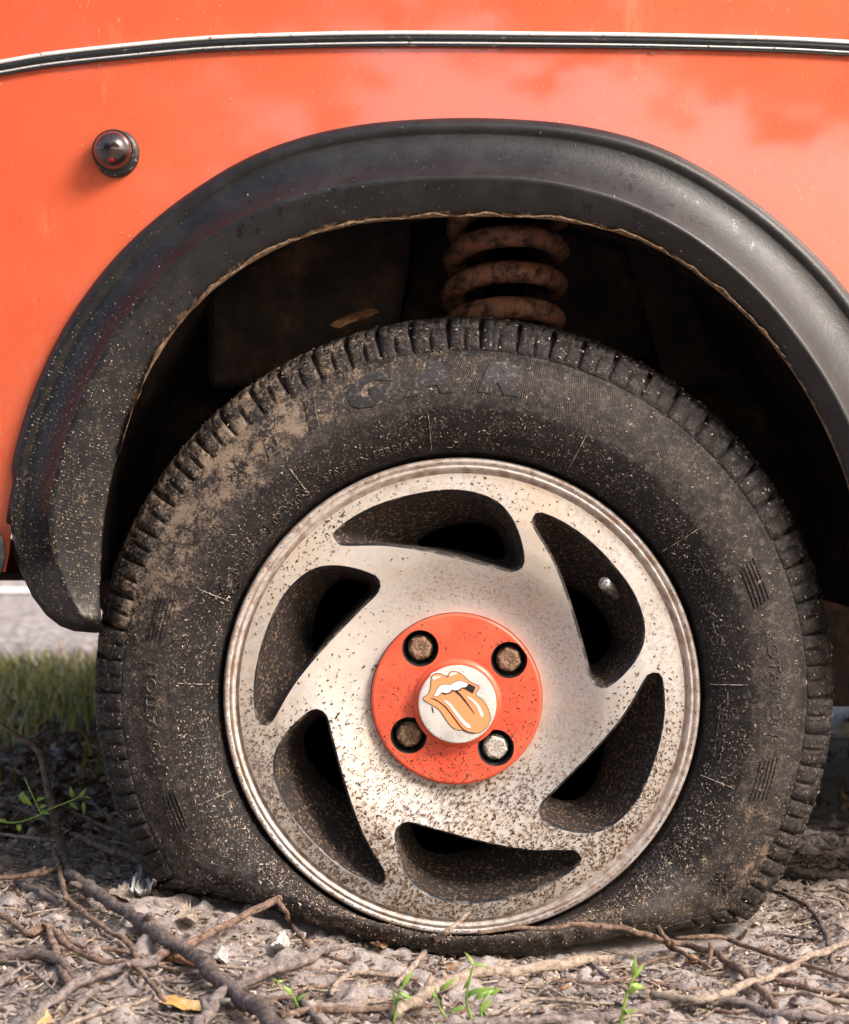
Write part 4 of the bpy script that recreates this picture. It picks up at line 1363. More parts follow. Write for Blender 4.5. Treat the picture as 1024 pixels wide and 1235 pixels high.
# ------------------------------------------------------------------ litter on the ground
def build_litter():
    def scat(n, x0, x1, y0, y1):
        x = RNG.uniform(x0, x1, n); y = RNG.uniform(y0, y1, n)
        under = (np.abs(x - WC[0]) < .22) & (y > -.045) & (y < .2)
        return x[~under], y[~under]
    x, y = scat(15000, -.42, .42, -.36, .35)
    k = RNG.random(len(x)) < .2 + .9 * fbm(x * 14, y * 14, 0, 3); x, y = x[k], y[k]
    z = gz(x, y) + .0022
    nor = np.tile((0, 0, 1), (len(x), 1)) + RNG.normal(0, .5, (len(x), 3))
    tag(bits('ground_litter', np.stack([x, y, z], 1), nor, RNG.uniform(.0009, .0042, len(x)), RNG.uniform(.15, .6, len(x)), M['chaff']), 'small chips of bark, husks and dry leaf scattered over the dirt', 'litter')
    x, y = scat(9000, -.42, .42, -.36, .35)
    z = gz(x, y) + .0020
    nor = np.tile((0, 0, 1), (len(x), 1)) + RNG.normal(0, .5, (len(x), 3))
    tag(bits('dark_litter', np.stack([x, y, z], 1), nor, RNG.uniform(.0009, .0040, len(x)), RNG.uniform(.2, .6, len(x)), M['husk']), 'dark crumbs of soil and husk scattered over the dirt', 'litter')
    x = RNG.uniform(-1.0, 1.0, 7000); y = RNG.uniform(.35, 1.9, 7000); z = gz(x, y) + .003
    nor = np.tile((0, 0, 1), (len(x), 1)) + RNG.normal(0, .6, (len(x), 3))
    tag(bits('leaf_litter', np.stack([x, y, z], 1), nor, RNG.uniform(.003, .013, len(x)), RNG.uniform(.12, .5, len(x)), M['husk']), 'dead leaves and chips in the shade under the car', 'litter')
    x = RNG.uniform(-.80, -.28, 7000); y = RNG.uniform(.25, 1.9, 7000); z = gz(x, y) + .004  # dark leaf bits added to deepen the shade on the ground under the car
    nor = np.tile((0, 0, 1), (len(x), 1)) + RNG.normal(0, .6, (len(x), 3))
    tag(bits('shade_leaf_litter', np.stack([x, y, z], 1), nor, RNG.uniform(.004, .014, len(x)), RNG.uniform(.15, .6, len(x)), M['husk']), 'brown leaf bits added to darken the shaded soil left of the tyre', 'litter')
    x = RNG.uniform(-1.4, 1.4, 1800); y = 1.95 + RNG.normal(0, .22, 1800); z = gz(x, y) + .009
    nor = np.tile((0, 0, 1), (len(x), 1)) + RNG.normal(0, .7, (len(x), 3))
    tag(bits('roadside_litter', np.stack([x, y, z], 1), nor, RNG.uniform(.004, .014, len(x)), RNG.uniform(.2, .6, len(x)), M['chaff']), 'pale chips and leaves along the edge of the road', 'litter')
    # gravel
    x, y = scat(4200, -.45, .45, -.36, .5)
    V, F = [], []
    ico = bmesh.new(); bmesh.ops.create_icosphere(ico, subdivisions=1, radius=1)
    iv = np.array([tuple(v.co) for v in ico.verts]); jf = [tuple(v.index for v in f.verts) for f in ico.faces]; ico.free()
    for i, (a, b) in enumerate(zip(x, y)):
        s = .0010 + .0034 * RNG.random() ** 3
        q = iv * (s * RNG.uniform(.6, 1.3, 3)) * RNG.uniform(.8, 1.15, (12, 1))
        o = len(V); V += [tuple(p) for p in q + (a, b, float(gz(a, b)) + s * .5)]
        F += [tuple(j + o for j in f) for f in jf]
    o = mesh_obj('gravel', V, F, M['stone'], sm=False); tag(o, 'fine gravel and crumbs of earth lying on the dirt', 'gravel', kind='stuff')
    # straws under twig size
    V, F = [], []
    for i in range(1100):
        a, b = RNG.uniform(-.42, .42), RNG.uniform(-.36, .30)
        if abs(a - WC[0]) < .24 and b > -.05: continue
        L = RNG.uniform(.006, .032); an = RNG.uniform(0, math.pi) * .9; cv = RNG.normal(0, .3)
        pts = []
        for s in np.linspace(-.5, .5, 5):
            xx = a + L * s * math.cos(an) - cv * L * s * s * math.sin(an); yy = b + L * s * math.sin(an) + cv * L * s * s * math.cos(an)
            pts.append((xx, yy, float(gz(xx, yy)) + .0032 + RNG.uniform(0, .0016)))
        v, f = tube(pts, RNG.uniform(.0003, .0010), 4)
        o = len(V); V += [tuple(p) for p in v]; F += [tuple(j + o for j in q) for q in f]
    o = mesh_obj('straw_litter', V, F, M['bark_pale'], sm=True); tag(o, 'fine straws and broken twig ends lying on the dirt', 'straw', kind='stuff')
build_litter()

# ------------------------------------------------------------------ twigs
# (label, material, [(px, py) or (px, py, Y)...], [radii px], lift mm)
D, B, P_, G_ = 'bark_dark', 'bark_brown', 'bark_pale', 'bark_grey'
TW = [
 ('long dark branch rising at the left edge and running down past the tyre', D, [(0,875,.10),(22,888,.11),(45,905,.12),(54,935,.12),(60,960,.12),(67,1000,.12),(76,1030,.12),(84,1050),(105,1070),(130,1085),(175,1115),(215,1145),(245,1165),(275,1190),(310,1215),(350,1245)], [2.4,3.2,3.6,4,4.6,5.2,6,7.6,8,8,8.6,9,9.4,9.8,10,10], 14),
 ('thin pale stick joining the long dark branch from the left edge', B, [(-6,1060),(38,1055),(60,1050),(80,1047)], [3,3.4,3.6,3.2], 16),
 ('short upright brown stick crossing the branch near the left edge', B, [(66,1025),(72,1050),(80,1084)], [2.8,3,3.2], 18),
 ('slim brown twig forking below the long dark branch', B, [(80,1082),(102,1102),(127,1120),(148,1136),(158,1146),(163,1160),(166,1175)], [3.6,3.4,3.2,3,2.8,2.4,2], 9),
 ('reddish stick slanting down from the left edge onto a thick twig', B, [(-4,1103),(16,1118),(33,1130),(56,1153),(76,1178),(86,1190)], [4,4.2,4.4,4.6,5.2,5], 8),
 ('thick dark stub lying level at the left edge', D, [(-8,1166),(20,1171),(50,1174),(78,1178),(90,1184)], [7,6.6,6.4,6,5], 6),
 ('thick grey brown twig curving up from the bottom left corner', G_, [(28,1240),(45,1222),(66,1203),(102,1186),(142,1175),(178,1166),(203,1152)], [6.8,6.8,6.6,6,5.8,5.6,5], 7),
 ('straight tan stick under the branch reaching the tyre edge', B, [(186,1160),(262,1121,-.105),(340,1082,-.080)], [4.8,5,4], 9),
 ('knotty twig running down to the yellow leaf', B, [(54,1119),(66,1132),(84,1144),(122,1158),(150,1168),(172,1182),(199,1206)], [3.4,3.8,4.2,4,3.6,3.2,2.6], 13),
 ('thin reddish twig lying level left of the long branch', B, [(33,1127),(60,1134),(96,1142),(152,1153),(203,1168),(254,1180)], [2.6,2.8,2.8,2.6,2.4,2.2], 6),
 ('crooked grey twig at the bottom under the thick twig', G_, [(74,1238),(92,1215),(114,1196),(132,1190),(153,1188)], [4.4,4.2,4,3.6,3], 4),
 ('pale straight straw pointing at the yellow leaf', P_, [(72,1240),(105,1226),(135,1217),(160,1211),(185,1201)], [2.4,2.6,2.8,2.6,2.2], 8),
 ('pale straw lying level behind the branch at left', P_, [(-6,1005),(38,1011),(68,1013)], [1.8,2,1.8], 10),
 ('rusty brown twig in the shade running to the tyre foot', B, [(-8,970),(33,978),(63,996),(102,1013),(132,1026),(172,1040)], [3,3.6,4,4,4.4,5], 5),
 ('thin twig in the shade above the rusty brown twig', B, [(86,979),(122,996),(140,1003),(162,1015)], [2.4,2.6,2.6,2.2], 5),
 ('dark thin twig in the shade by the left side of the tyre', D, [(56,940),(80,956),(102,965),(127,981),(160,1003)], [2,2.6,3,3,3], 5),
 ('small curved twig below the shaded twigs', B, [(87,1038),(102,1047),(118,1060),(134,1074)], [1.8,2,2,1.6], 4),
 ('dark blunt twig under the brown one at left', D, [(22,1062),(51,1079),(80,1092)], [5,5.4,4.6], 3),
 ('short dark log piece in the shade left of the tyre', D, [(82,1031),(108,1033),(132,1035)], [4.4,4.6,4], 2),
 ('slender stick leaning down from the flattened tyre wall', B, [(334,1085,-.068),(343,1098,-.075),(352,1112),(367,1136),(381,1147)], [2.2,2.6,2.8,3,2.6], 6),
 ('thick bent grey twig in the middle foreground', G_, [(236,1242),(250,1222),(265,1203),(298,1182),(330,1170),(355,1162),(372,1157),(392,1147),(414,1142)], [7.4,7.6,7.4,7,6.8,6.4,5.8,5,3.6], 12),
 ('thin orange brown twig right of the bent grey twig', B, [(388,1150),(418,1162),(440,1168),(462,1174)], [2,2.2,2,1.6], 4),
 ('fine rusty straw lying along the thin twig', B, [(374,1164),(400,1167),(430,1170),(461,1175)], [1.5,1.6,1.6,1.4], 3),
 ('hooked pale twig curling by the small green sprout', P_, [(400,1199),(404,1188),(413,1179),(433,1174),(465,1177),(500,1178)], [2.8,3.2,3.4,3.2,2.8,2.4], 5),
 ('short reddish twig low in the middle foreground', B, [(316,1212),(335,1206),(356,1203)], [2.8,3,2.6], 5),
 ('stubby dark stick pointing down at the bottom edge', D, [(362,1200),(369,1212),(377,1222),(388,1238)], [4,4.6,4.8,4.6], 6),
 ('reddish brown twig lying level at the bottom middle', B, [(338,1226),(382,1218),(420,1219),(456,1218),(500,1213)], [4.4,5,4.6,4.4,4.8], 3),
 ('pale stick leaning from the ground against the tyre below the rim', P_, [(566,1100,-.075),(550,1116,-.082),(535,1126,-.088),(518,1143),(502,1161),(478,1188)], [2.4,3,3.2,3.2,3,2.6], 6),
 ('long wavy twig resting along the squashed tyre wall', B, [(576,1126,-.078),(620,1119,-.079),(671,1118,-.080),(693,1113,-.080),(740,1119,-.078),(782,1129,-.076),(820,1138),(850,1146),(870,1155),(898,1173),(936,1216)], [1.6,2.6,2.8,3.2,3.2,3.6,4,4.2,4.4,4.8,4.6], 8),
 ('thin tan twig arching over the dirt right of the tyre foot', B, [(814,1132,-.05),(848,1130,-.055),(880,1134),(917,1147),(951,1158),(990,1170),(1032,1184)], [2.4,2.6,2.8,2.8,2.8,2.6,2.4], 12),
 ('thick pale branch lying along the front of the tyre', P_, [(474,1224),(500,1208),(521,1197),(562,1178),(617,1170),(671,1162),(705,1156),(738,1154)], [7,7.4,7.4,7,6.6,6.4,6,5], 5),
 ('thin pale twig kinked in front of the thick pale branch', P_, [(596,1190),(655,1191),(675,1198),(688,1204),(722,1213)], [1.6,1.9,2,1.9,1.4], 4),
 ('slim bent straw low in front of the pale branch', P_, [(610,1224),(628,1212),(644,1206),(672,1206),(700,1209)], [2,2.6,2.6,2.4,1.8], 5),
 ('fine red twig left of the green weed', B, [(480,1180),(520,1181),(560,1178)], [1.6,1.8,1.6], 4),
 ('long grey branch lying along the bottom right edge', G_, [(494,1242),(560,1236),(620,1232),(690,1228),(746,1222),(780,1214),(809,1211),(865,1209),(900,1214),(929,1222),(975,1226),(1034,1231)], [5,5.4,5.8,6.2,6.4,6,6,6,6.2,6,5.4,5], 3),
 ('long pale smooth twig sweeping up to the right edge', P_, [(786,1200),(815,1204),(845,1207),(870,1199),(895,1189),(925,1178),(954,1165),(990,1149),(1034,1132)], [4.6,5,5.4,5.2,5,4.8,4.4,3.8,3.2], 12),
 ('short upright orange stub standing in the litter', B, [(857,1137,-.10),(855,1160,-.10),(853,1188,-.105)], [3.2,3.4,3], 4),
 ('small twig crossing the long wavy twig at the tyre foot', B, [(794,1118,-.072),(801,1130,-.078),(809,1141),(832,1155),(856,1167)], [2.4,2.8,3,3,2.4], 8),
 ('thin twig under the wavy twig right of the weed', B, [(766,1170),(780,1161),(795,1156),(820,1151)], [2,2.2,2.2,1.8], 4),
 ('dark crooked twig lying on bare dirt at right', D, [(930,1074),(955,1083),(976,1094),(984,1106),(992,1118),(1000,1138),(1003,1162)], [1.8,2.6,3,2.8,3,3.2,2.2], 6),
 ('thick dark stick coming from behind the tyre at right', D, [(940,1053),(976,1057),(1000,1058),(1034,1061)], [5.6,6,6,6], 3),
 ('short pale stick touching the right foot of the tyre', P_, [(901,1121,-.05),(892,1134),(880,1148)], [2.2,2.6,2], 6),
 ('fine curved twig beside the bare pale patch at right', B, [(919,1144),(932,1138),(950,1136),(981,1147)], [1.8,2,2,1.6], 4),
 ('brown root like twig half buried at the right edge', B, [(920,1180),(948,1187),(976,1194),(1034,1203)], [4,4.2,4,3.8], 2),
 ('pale twig lying between two branches at the right edge', P_, [(930,1200),(967,1198),(990,1204),(1034,1210)], [2.6,3,2.8,2.4], 5),
 ('thin dark stick in the shade at the right edge', D, [(968,1003),(1000,1004),(1034,1006)], [2,2.2,2], 3),
 ('thin dark shoot leaning in the shade at far left', D, [(-5,905),(20,898),(45,886,.5),(70,872,.55)], [1.4,1.6,1.5,1], 6),
]
def add_twig(label, mat, pts, rads, lift, group=None, seed=0):
    W, Rr = [], []
    for i, p in enumerate(pts):
        rr = rads[min(i, len(rads) - 1)] * S
        if len(p) == 3: w = PX(*p)
        else: w = ground_pt(p[0], p[1], rr + lift * .001 * .55)
        k = (DIST + w[1]) / DIST
        W.append((*w, rr * k))
    W = np.array(W)
    # keep depth gentle where measured and ground points meet
    L = np.linalg.norm(np.diff(W[:, :3], axis=0), axis=1).sum()
    n = int(max(10, min(90, L / .0045)))
    c = catmull(W, n)
    wv = np.stack([fbm(np.arange(n) * .22 + seed * 9.1, j * 5.5, 0, 3) - .5 for j in range(3)], 1)
    c[:, :3] += wv * c[:, 3:4] * 1.6 * np.minimum(1, np.arange(n)[:, None] / 4)
    rad = c[:, 3] * (1 + .18 * (fbm(np.arange(n) * .5, seed * 3.3, 0, 2) - .5))
    knots = RNG.random(n) < .10
    for i in np.nonzero(knots)[0]:
        rad = rad * (1 + .28 * np.exp(-((np.arange(n) - i) / .8) ** 2))
    g = gz(c[:, 0], c[:, 1]) + rad * .55
    c[:, 2] = np.maximum(c[:, 2], g)
    v, f = tube(c[:, :3], rad, 9, wob=.22, seed=seed)
    v, f = list(v), list(f)
    for i in np.nonzero(knots)[0][:3]:
        if L > .06 and 2 < i < n - 3:
            d = RNG.normal(size=3); d[2] = abs(d[2]) * .6; d /= np.linalg.norm(d)
            p0 = c[i, :3]; q = [p0, p0 + d * rad[i] * 1.6, p0 + d * rad[i] * 2.4]
            v2, f2 = tube(q, [rad[i] * .6, rad[i] * .42, rad[i] * .25], 6)
            o = len(v); v += list(v2); f += [tuple(j + o for j in k_) for k_ in f2]
    ob = mesh_obj('twig' if np.mean(rads) < 5 else 'branch', v, f, M[mat])
    # object origin at its own middle
    m = c[:, :3].mean(0); ob.data.transform(Matrix.Translation(-Vector(m))); ob.location = m
    tag(ob, label, 'twig' if np.mean(rads) < 5 else 'branch', group)
for i, (lab, mt, pts, rads, lift) in enumerate(TW):
    add_twig(lab, mt, pts, rads, lift, seed=i + 1)

SHORT = [re.split(r' (?:rising|joining|crossing|forking|slanting|lying|curving|under|reaching|running|pointing|in the|by|below|beside|left of|leaning|right of|curling|low|resting|arching|kinked|sweeping|standing|on bare|coming|touching|half|at the)', t[0])[0] for t in TW]
for i in range(250):
    px = RNG.uniform(-10, 1034) if i < 170 else RNG.uniform(-10, 420); py = RNG.uniform(1040, 1232)
    if 180 < px < 930 and py < 1165: py = RNG.uniform(1166, 1232)
    L = RNG.uniform(22, 95) * (1.5 if i % 6 == 0 else 1); an = RNG.normal(0, .55)
    pts = [(px + L * s * math.cos(an) , min(1240, py + L * s * math.sin(an) * .45 + RNG.normal(0, 3))) for s in (-.5, -.15, .2, .5)]
    r = RNG.uniform(.8, 2.5)
    mt = [B, P_, P_, D, G_][int(RNG.integers(5))]
    cents = np.array([np.mean([q[:2] for q in t[2]], axis=0) for t in TW])
    j = int(np.argmin(np.hypot(cents[:, 0] - px, (cents[:, 1] - py) * 1.6)))
    dx, dy = px - cents[j, 0], py - cents[j, 1]
    side = ('right of' if dx > 0 else 'left of') if abs(dx) > abs(dy) * 1.3 else ('in front of' if dy > 0 else 'behind')
    lab = '%s %s %s twig %s the %s' % ('fine' if r < 1.6 else 'sturdier', 'short' if L < 45 else ('long' if L > 90 else 'medium'), {B: 'brown', P_: 'pale', D: 'dark', G_: 'grey'}[mt], side, SHORT[j])
    add_twig(lab, mt, pts, [r * .8, r, r, r * .6], RNG.uniform(1, 5), 'small twigs in the litter', seed=100 + i)

# ------------------------------------------------------------------ plants
def leaf_mesh(name, base, dirv, up, L, W, parent, mat='leaf', fold=.25, curl=.3):
    base = np.array(base, float); d = np.array(dirv, float); d /= np.linalg.norm(d)
    up = np.array(up, float); s = np.cross(d, up); s /= np.linalg.norm(s) + 1e-9; up = np.cross(s, d)
    V, F = [], []
    n = 9
    for i in range(n):
        t = i / (n - 1)
        w = W * (math.sin(math.pi * min(1, t ** .75 * 1.0)) ** .9 if 0 < t < 1 else .02)
        c = base + d * L * t - up * curl * L * t * t
        V += [c - s * w / 2 + up * w * fold, c, c + s * w / 2 + up * w * fold]
    for i in range(n - 1):
        for j in range(2):
            a = i * 3 + j; F.append((a, a + 1, a + 4, a + 3))
    o = mesh_obj(name, V, F, M[mat], parent)
    so = o.modifiers.new('thick', 'SOLIDIFY'); so.thickness = .00025
    return o

def sprout(label, stems, leaves, name='weed'):
    base = ground_pt(*stems[0][0][0])
    e = empty(name, base); tag(e, label, 'weed')
    Yb = base[1]
    for pts, r in stems:
        W = [PX(p[0], p[1], Yb) for p in pts]
        c = catmull(W, 14)
        v, f = tube(c, np.linspace(r, r * .5, 14) * S, 6)
        mesh_obj('stem', v, f, M['leaf'], e)
    for (x, y, dx, dy, w) in leaves:
        p = PX(x, y, Yb); q = PX(x + dx, y + dy, Yb - RNG.uniform(-.01, .012))
        L = np.linalg.norm(q - p)
        leaf_mesh('leaf', p, q - p, (RNG.normal(0, .5), -1, .5), L * .78, w * S * .62, e, curl=RNG.uniform(.1, .6))
sprout('leafy green weed growing in front of the pale branch', [([(570,1236),(563,1205),(568,1175),(572,1162)], 1.8), ([(585,1240),(580,1215),(590,1195)], 1.5), ([(545,1236),(530,1215),(525,1190)], 1.2)],
       [(571,1165,-8,-26,5), (571,1163,22,2,5), (568,1180,-12,18,6), (563,1200,34,-14,9), (570,1196,-14,12,8), (572,1205,32,-16,10), (578,1222,20,-24,8), (560,1215,-24,6,7), (574,1228,18,12,8), (530,1195,20,-16,8), (526,1205,-6,-14,5), (545,1225,18,8,7), (580,1215,8,24,7), (592,1200,16,-10,6), (556,1228,-18,12,6)])
sprout('small green shoot with blades left of the leafy weed', [([(474,1238),(478,1212),(484,1190)], 1.6)],
       [(484,1192,16,-26,7), (480,1205,20,2,8), (478,1215,-6,-30,6), (476,1222,-4,14,6), (482,1198,24,8,6)])
sprout('upright young green plant right of the middle foreground', [([(748,1240),(752,1215),(760,1190),(765,1175)], 2)],
       [(764,1178,2,-24,9), (764,1180,16,-22,7), (761,1188,24,2,9), (757,1198,16,-8,8), (757,1200,-8,-10,6), (752,1216,16,14,7), (750,1224,22,-10,6)])
sprout('tiny bright sprout by the bent grey twig', [([(362,1222),(356,1206),(350,1196)], 1.6)],
       [(352,1199,-10,-12,8), (357,1208,10,-12,6)])
sprout('tiny green seedling below the thin twig', [([(336,1190),(334,1183)], 1)], [(334,1184,12,-2,4), (334,1184,-6,-6,3)])
def climber():
    e = empty('seedling', ground_pt(60, 1012)); tag(e, 'thin green climbing shoot with oval leaves crossing the dark branch', 'plant')
    st = [([(-5,990,.10),(20,992,.10),(45,984,.10),(62,975,.10),(80,968,.10),(100,960,.10),(112,964,.10)], 1.2), ([(50,982,.10),(42,965,.10),(34,948,.10),(30,938,.10)], 1.0)]
    for pts, r in st:
        c = catmull([PX(*p) for p in pts], 24); v, f = tube(c, r * S, 6); mesh_obj('stem', v, f, M['leaf'], e)
    for (x, y, dx, dy, w) in [(24,957,16,18,11), (30,955,-10,8,6), (48,974,8,-4,7), (50,978,10,4,7), (22,994,2,10,8), (84,968,12,8,8), (96,962,8,-12,6), (101,966,0,20,6), (88,962,-4,-14,7), (44,966,10,-6,6), (8,990,-12,-3,4)]:
        p = PX(x, y, .10); q = PX(x + dx, y + dy, .10 - .004)
        leaf_mesh('leaf', p, q - p, (RNG.normal(0, .4), -1, .6), np.linalg.norm(q - p) * .85, w * S * .8, e)
climber()

def grass():
    V, F = [], []
    n = 5000
    for i in range(n):
        if i < 3300:
            x, y = RNG.uniform(-.95, -.36), 2.12 - abs(RNG.normal(0, .42))
        elif i < 4600:
            x, y = RNG.uniform(-.75, -.30), RNG.uniform(.35, 1.7)
            if y < .55 or vnoise(x * 12, y * 8, 1) < .46: continue
        else:
            x, y = RNG.uniform(-1.6, 1.9), RNG.uniform(1.75, 2.15)
        h = RNG.uniform(.02, .10) * (.45 if y > 1.85 else 1.0); w = RNG.uniform(.001, .0028)
        a = RNG.uniform(0, 2 * math.pi); ln = RNG.uniform(.1, .8) * h
        z0 = float(gz(x, y)) - .002
        o = len(V)
        for j, t in enumerate((0, .35, .7, 1.0)):
            cx, cy, cz = x + ln * t * t * math.cos(a), y + ln * t * t * math.sin(a), z0 + h * t * (1 - .25 * t)
            ww = w * (1 - t * .85)
            V += [(cx - ww * math.sin(a + .6), cy + ww * math.cos(a + .6) * .3, cz), (cx + ww * math.sin(a + .6), cy - ww * math.cos(a + .6) * .3, cz)]
        for j in range(3): F.append((o + 2 * j, o + 2 * j + 1, o + 2 * j + 3, o + 2 * j + 2))
    o = mesh_obj('grass', V, F, M['grass']); tag(o, 'green and yellowing grass tufts between the dirt and the road', 'grass', kind='stuff')
    # far verge bushes
    V, F = [], []
    for i in range(9000):
        x = RNG.uniform(-9, 9); y = 6.5 + RNG.normal(0, .4); zt = 1.5 + .8 * float(fbm(x * .8, 0, 0, 3)); z = .1 + zt * RNG.random() ** .8
        p = np.array([x, y, z]); a = RNG.normal(size=3) * .05; b = RNG.normal(size=3) * .05
        o = len(V); V += [tuple(p - a), tuple(p + b), tuple(p + a), tuple(p - b)]; F.append((o, o + 1, o + 2, o + 3))
    o = mesh_obj('hedge', V, F, M['canopy']); tag(o, 'blurred green hedge beyond the road', 'hedge', kind='stuff')
grass()

def bark_chips():
    def slab(name, pts, wr, th, mat, label, cat):
        """a thin curled scrap: fan of rings, wrinkled and lifted along its rim"""
        q = catmull(pts, 44, True); cpx = q.mean(0)
        sd = pts[0][0] * .37
        q = cpx + (q - cpx) * (1 + .16 * (RNG.random(44)[:, None] - .5)) * (.86 + .3 * vnoise(np.arange(44) * .6, sd)[:, None])
        W = np.array([ground_pt(a, b, .004) for a, b in q]); c = W.mean(0); nn = 44
        R = np.linalg.norm(W - c, axis=1).max()
        V = []
        rings = (1, .75, .5, .25)
        ax = W[0] - c; ax[2] = 0; ax /= np.linalg.norm(ax); sx = np.array([-ax[1], ax[0], 0])
        for f_ in rings:
            for w_ in W:
                p = c + (w_ - c) * f_
                l = (p - c).dot(sx) / R
                wv = float(fbm(p[0] * 140 + sd, p[1] * 140, 0, 3)) - .5
                V.append(p + (0, 0, R * (.45 * l * l + wr * wv * .22) + R * .06))
        V.append(c + (0, 0, R * .1))
        V = np.array(V); V[:, 2] = np.maximum(V[:, 2], gz(V[:, 0], V[:, 1]) + .0015)
        m = len(V); V2 = V - (0, 0, .0004)
        F = []
        for k in range(3):
            for i_ in range(nn):
                a0 = k * nn + i_; a1 = k * nn + (i_ + 1) % nn
                F += [(a0, a1, a1 + nn, a0 + nn), (m + a1, m + a0, m + a0 + nn, m + a1 + nn)]
        for i_ in range(nn):
            a0 = 3 * nn + i_; a1 = 3 * nn + (i_ + 1) % nn
            F += [(a0, a1, m - 1), (m + a1, m + a0, 2 * m - 1), ((i_ + 1) % nn, i_, m + i_, m + (i_ + 1) % nn)]
        o = mesh_obj(name, list(V) + list(V2), F, M[mat], sm=False)
        tag(o, label, cat)
    slab('dry_leaf', [(193,1208),(205,1205),(222,1209),(240,1213),(248,1217),(240,1222),(215,1221),(197,1216)], .5, .0035, 'yleaf', 'curled yellow and cream leaf at the end of the pale straw', 'leaf')
    slab('paper_scrap', [(160,1072),(170,1058),(182,1054),(188,1066),(184,1080),(168,1086),(158,1082)], 1.6, .004, 'paper', 'pale crumpled scrap by the left foot of the tyre', 'scrap')
    slab('paper_scrap', [(326,1142),(340,1136),(350,1140),(346,1148),(334,1152)], 1.2, .002, 'paper', 'small white flake on the dirt left of the leaning stick', 'scrap')
    slab('paper_scrap', [(256,1158),(270,1154),(276,1160),(264,1166)], 1.2, .002, 'paper', 'tiny white flake under the long dark branch', 'scrap')
    slab('bark_chip', [(130,1080),(150,1076),(162,1082),(156,1090),(138,1090)], .6, .002, 'bark_pale', 'flat pale bark chip beside the crumpled scrap', 'bark chip')
    slab('bark_chip', [(210,1108),(225,1102),(240,1108),(232,1118),(214,1116)], .6, .002, 'bark_pale', 'pale bark chip above the straight tan stick', 'bark chip')
    slab('dry_leaf', [(208,1160),(225,1155),(244,1160),(250,1168),(230,1170),(212,1168)], .8, .003, 'bleaf', 'brown curled leaf under the long dark branch', 'leaf')
    slab('dry_leaf', [(40,1240),(52,1226),(64,1232),(60,1244)], .8, .003, 'yleaf', 'orange leaf bit at the bottom left corner', 'leaf')
    slab('dry_leaf', [(448,1140),(458,1134),(466,1142),(460,1150),(450,1148)], .8, .003, 'bleaf', 'small rusty leaf in front of the tyre roll', 'leaf')
    CP = []
    for i in range(34):
        px, py = RNG.uniform(0, 1024), RNG.uniform(1090, 1232)
        if 180 < px < 930 and py < 1160: continue
        s = RNG.uniform(5, 13); k = 7
        pts = [(px + s * math.cos(a) * RNG.uniform(.6, 1.2), py + s * .45 * math.sin(a) * RNG.uniform(.6, 1.2)) for a in np.linspace(0, 2 * math.pi, k, endpoint=False)]
        q = catmull(pts, 14, True)
        W = np.array([ground_pt(a, b, .002) for a, b in q]); c = W.mean(0); nn = 14
        cur = RNG.uniform(-.1, .35) * np.linalg.norm(W - c, axis=1)
        W[:, 2] += np.maximum(cur, 0)
        V = list(W + (0, 0, .0008)) + list(W) + [c + (0, 0, .0012), c]
        F = [(i_, (i_ + 1) % nn, 2 * nn) for i_ in range(nn)] + [(nn + (i_ + 1) % nn, nn + i_, 2 * nn + 1) for i_ in range(nn)] + [(i_, nn + i_, nn + (i_ + 1) % nn, (i_ + 1) % nn) for i_ in range(nn)]
        o = mesh_obj('bark_chip', V, F, M[['bark_pale', 'bleaf', 'bark_brown', 'bark_grey'][i % 4]])
        cents = np.array([np.mean([q_[:2] for q_ in t[2]], axis=0) for t in TW])
        j = int(np.argmin(np.hypot(cents[:, 0] - px, (cents[:, 1] - py) * 1.6)))
        dx, dy = px - cents[j, 0], py - cents[j, 1]
        side = ('right of' if dx > 0 else 'left of') if abs(dx) > abs(dy) * 1.3 else ('in front of' if dy > 0 else 'behind')
        tag(o, '%s %s bark chip %s the %s' % ('tiny' if s < 8 else 'flat', ['pale', 'reddish', 'brown', 'grey'][i % 4], side, SHORT[j]), 'bark chip', 'chips in the litter')
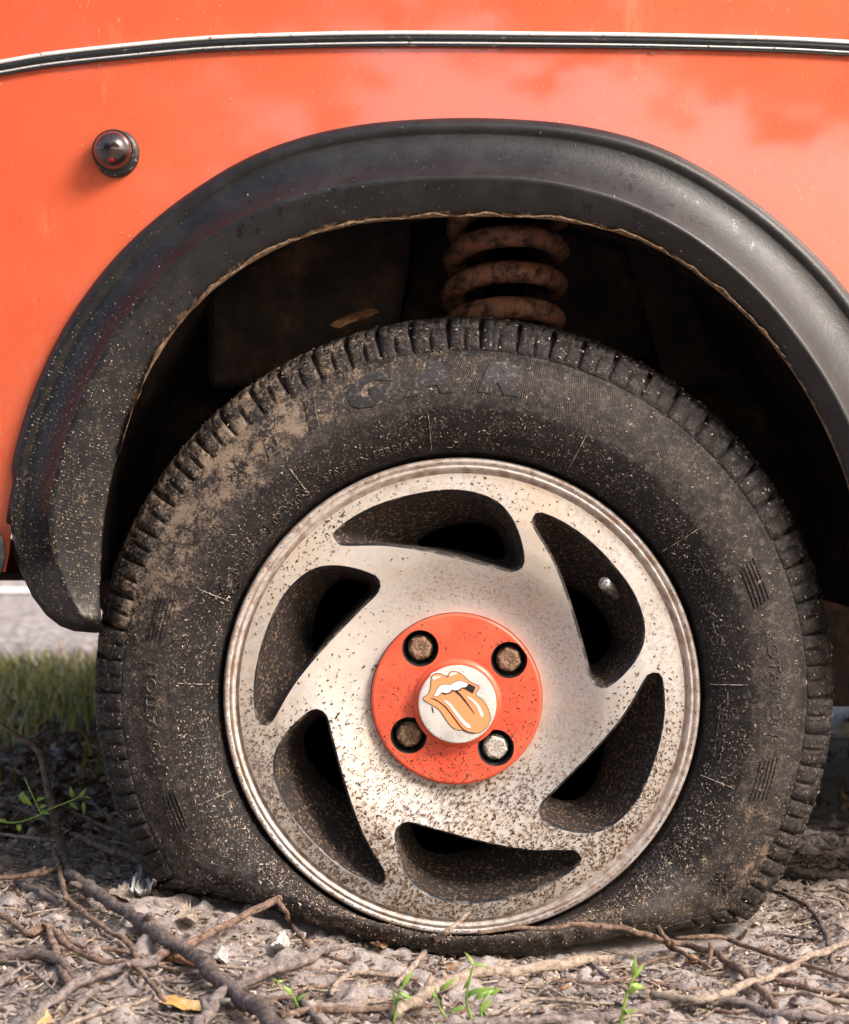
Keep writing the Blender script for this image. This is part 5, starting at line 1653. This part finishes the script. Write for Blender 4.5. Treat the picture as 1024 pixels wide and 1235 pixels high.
    # stones
    for (px, py, s, lab) in [(1016, 874, 20, 'pale rounded stone in the gap right of the tyre'), (985, 1168, 9, 'pale lump of dry earth at the right edge'), (470, 1146, 6, 'small pebble in front of the tyre roll')]:
        w = ground_pt(px, py + s * .6)
        bm = bmesh.new(); bmesh.ops.create_icosphere(bm, subdivisions=3, radius=1)
        for v in bm.verts:
            v.co *= s * S * (DIST + w[1]) / DIST * (.8 + .4 * float(fbm(v.co.x * 1.5 + px, v.co.y * 1.5, v.co.z * 1.5, 3))); v.co.z *= .6
        me = bpy.data.meshes.new('stone'); bm.to_mesh(me); bm.free(); me.materials.append(M['concrete'] if px > 1000 else M['stone'])
        me.polygons.foreach_set('use_smooth', np.ones(len(me.polygons), bool))
        o = bpy.data.objects.new('stone', me); COL.objects.link(o); o.location = (w[0], w[1], w[2] + s * S * .3); tag(o, lab, 'stone')
bark_chips()

# ------------------------------------------------------------------ a tree over the spot, seen mirrored in the paint
def tree(x, y, c, r, n, label, seed):
    e = empty('tree', (x, y, 0)); tag(e, label, 'tree')
    v, f = tube(catmull([(x, y, -.1), (x - .1, y, c[2] * .3), (c[0] + (x - c[0]) * .5, y, c[2] * .6), (c[0], c[1], c[2])], 24), np.linspace(.3, .16, 24), 14, wob=.1)
    mesh_obj('trunk', v, f, M['bark_grey'], e)
    d = RNG.normal(size=(n, 3)); d /= np.linalg.norm(d, axis=1)[:, None]
    p = np.array(c) + d * (RNG.random(n) ** .4)[:, None] * np.array(r)
    nz = fbm(p[:, 0] * .6 + seed, p[:, 2] * .6, p[:, 1] * .6, 3)
    p = p[(nz > .40) & (p[:, 2] > .1)]; n = len(p)
    a = RNG.normal(size=(n, 3)) * .13; b = RNG.normal(size=(n, 3)) * .10
    V = np.stack([p - a, p + b, p + a, p - b], 1).reshape(-1, 3)
    mesh_obj('crown', V, np.arange(n * 4).reshape(-1, 4), M['canopy'], e, sm=False)
tree(6.5, -9.5, (5.5, -9.5, 6.5), (7.5, 3.2, 4.0), 15000, 'large leafy tree standing across from the car, mirrored in its paint', 0)
tree(-7.5, -10.5, (-7.0, -10.5, 4.2), (6.5, 3.0, 4.3), 15000, 'unseen low tree added to darken the reflection at the left of the car', 5)  # added out of view, takes bright sky off the left paint and flare
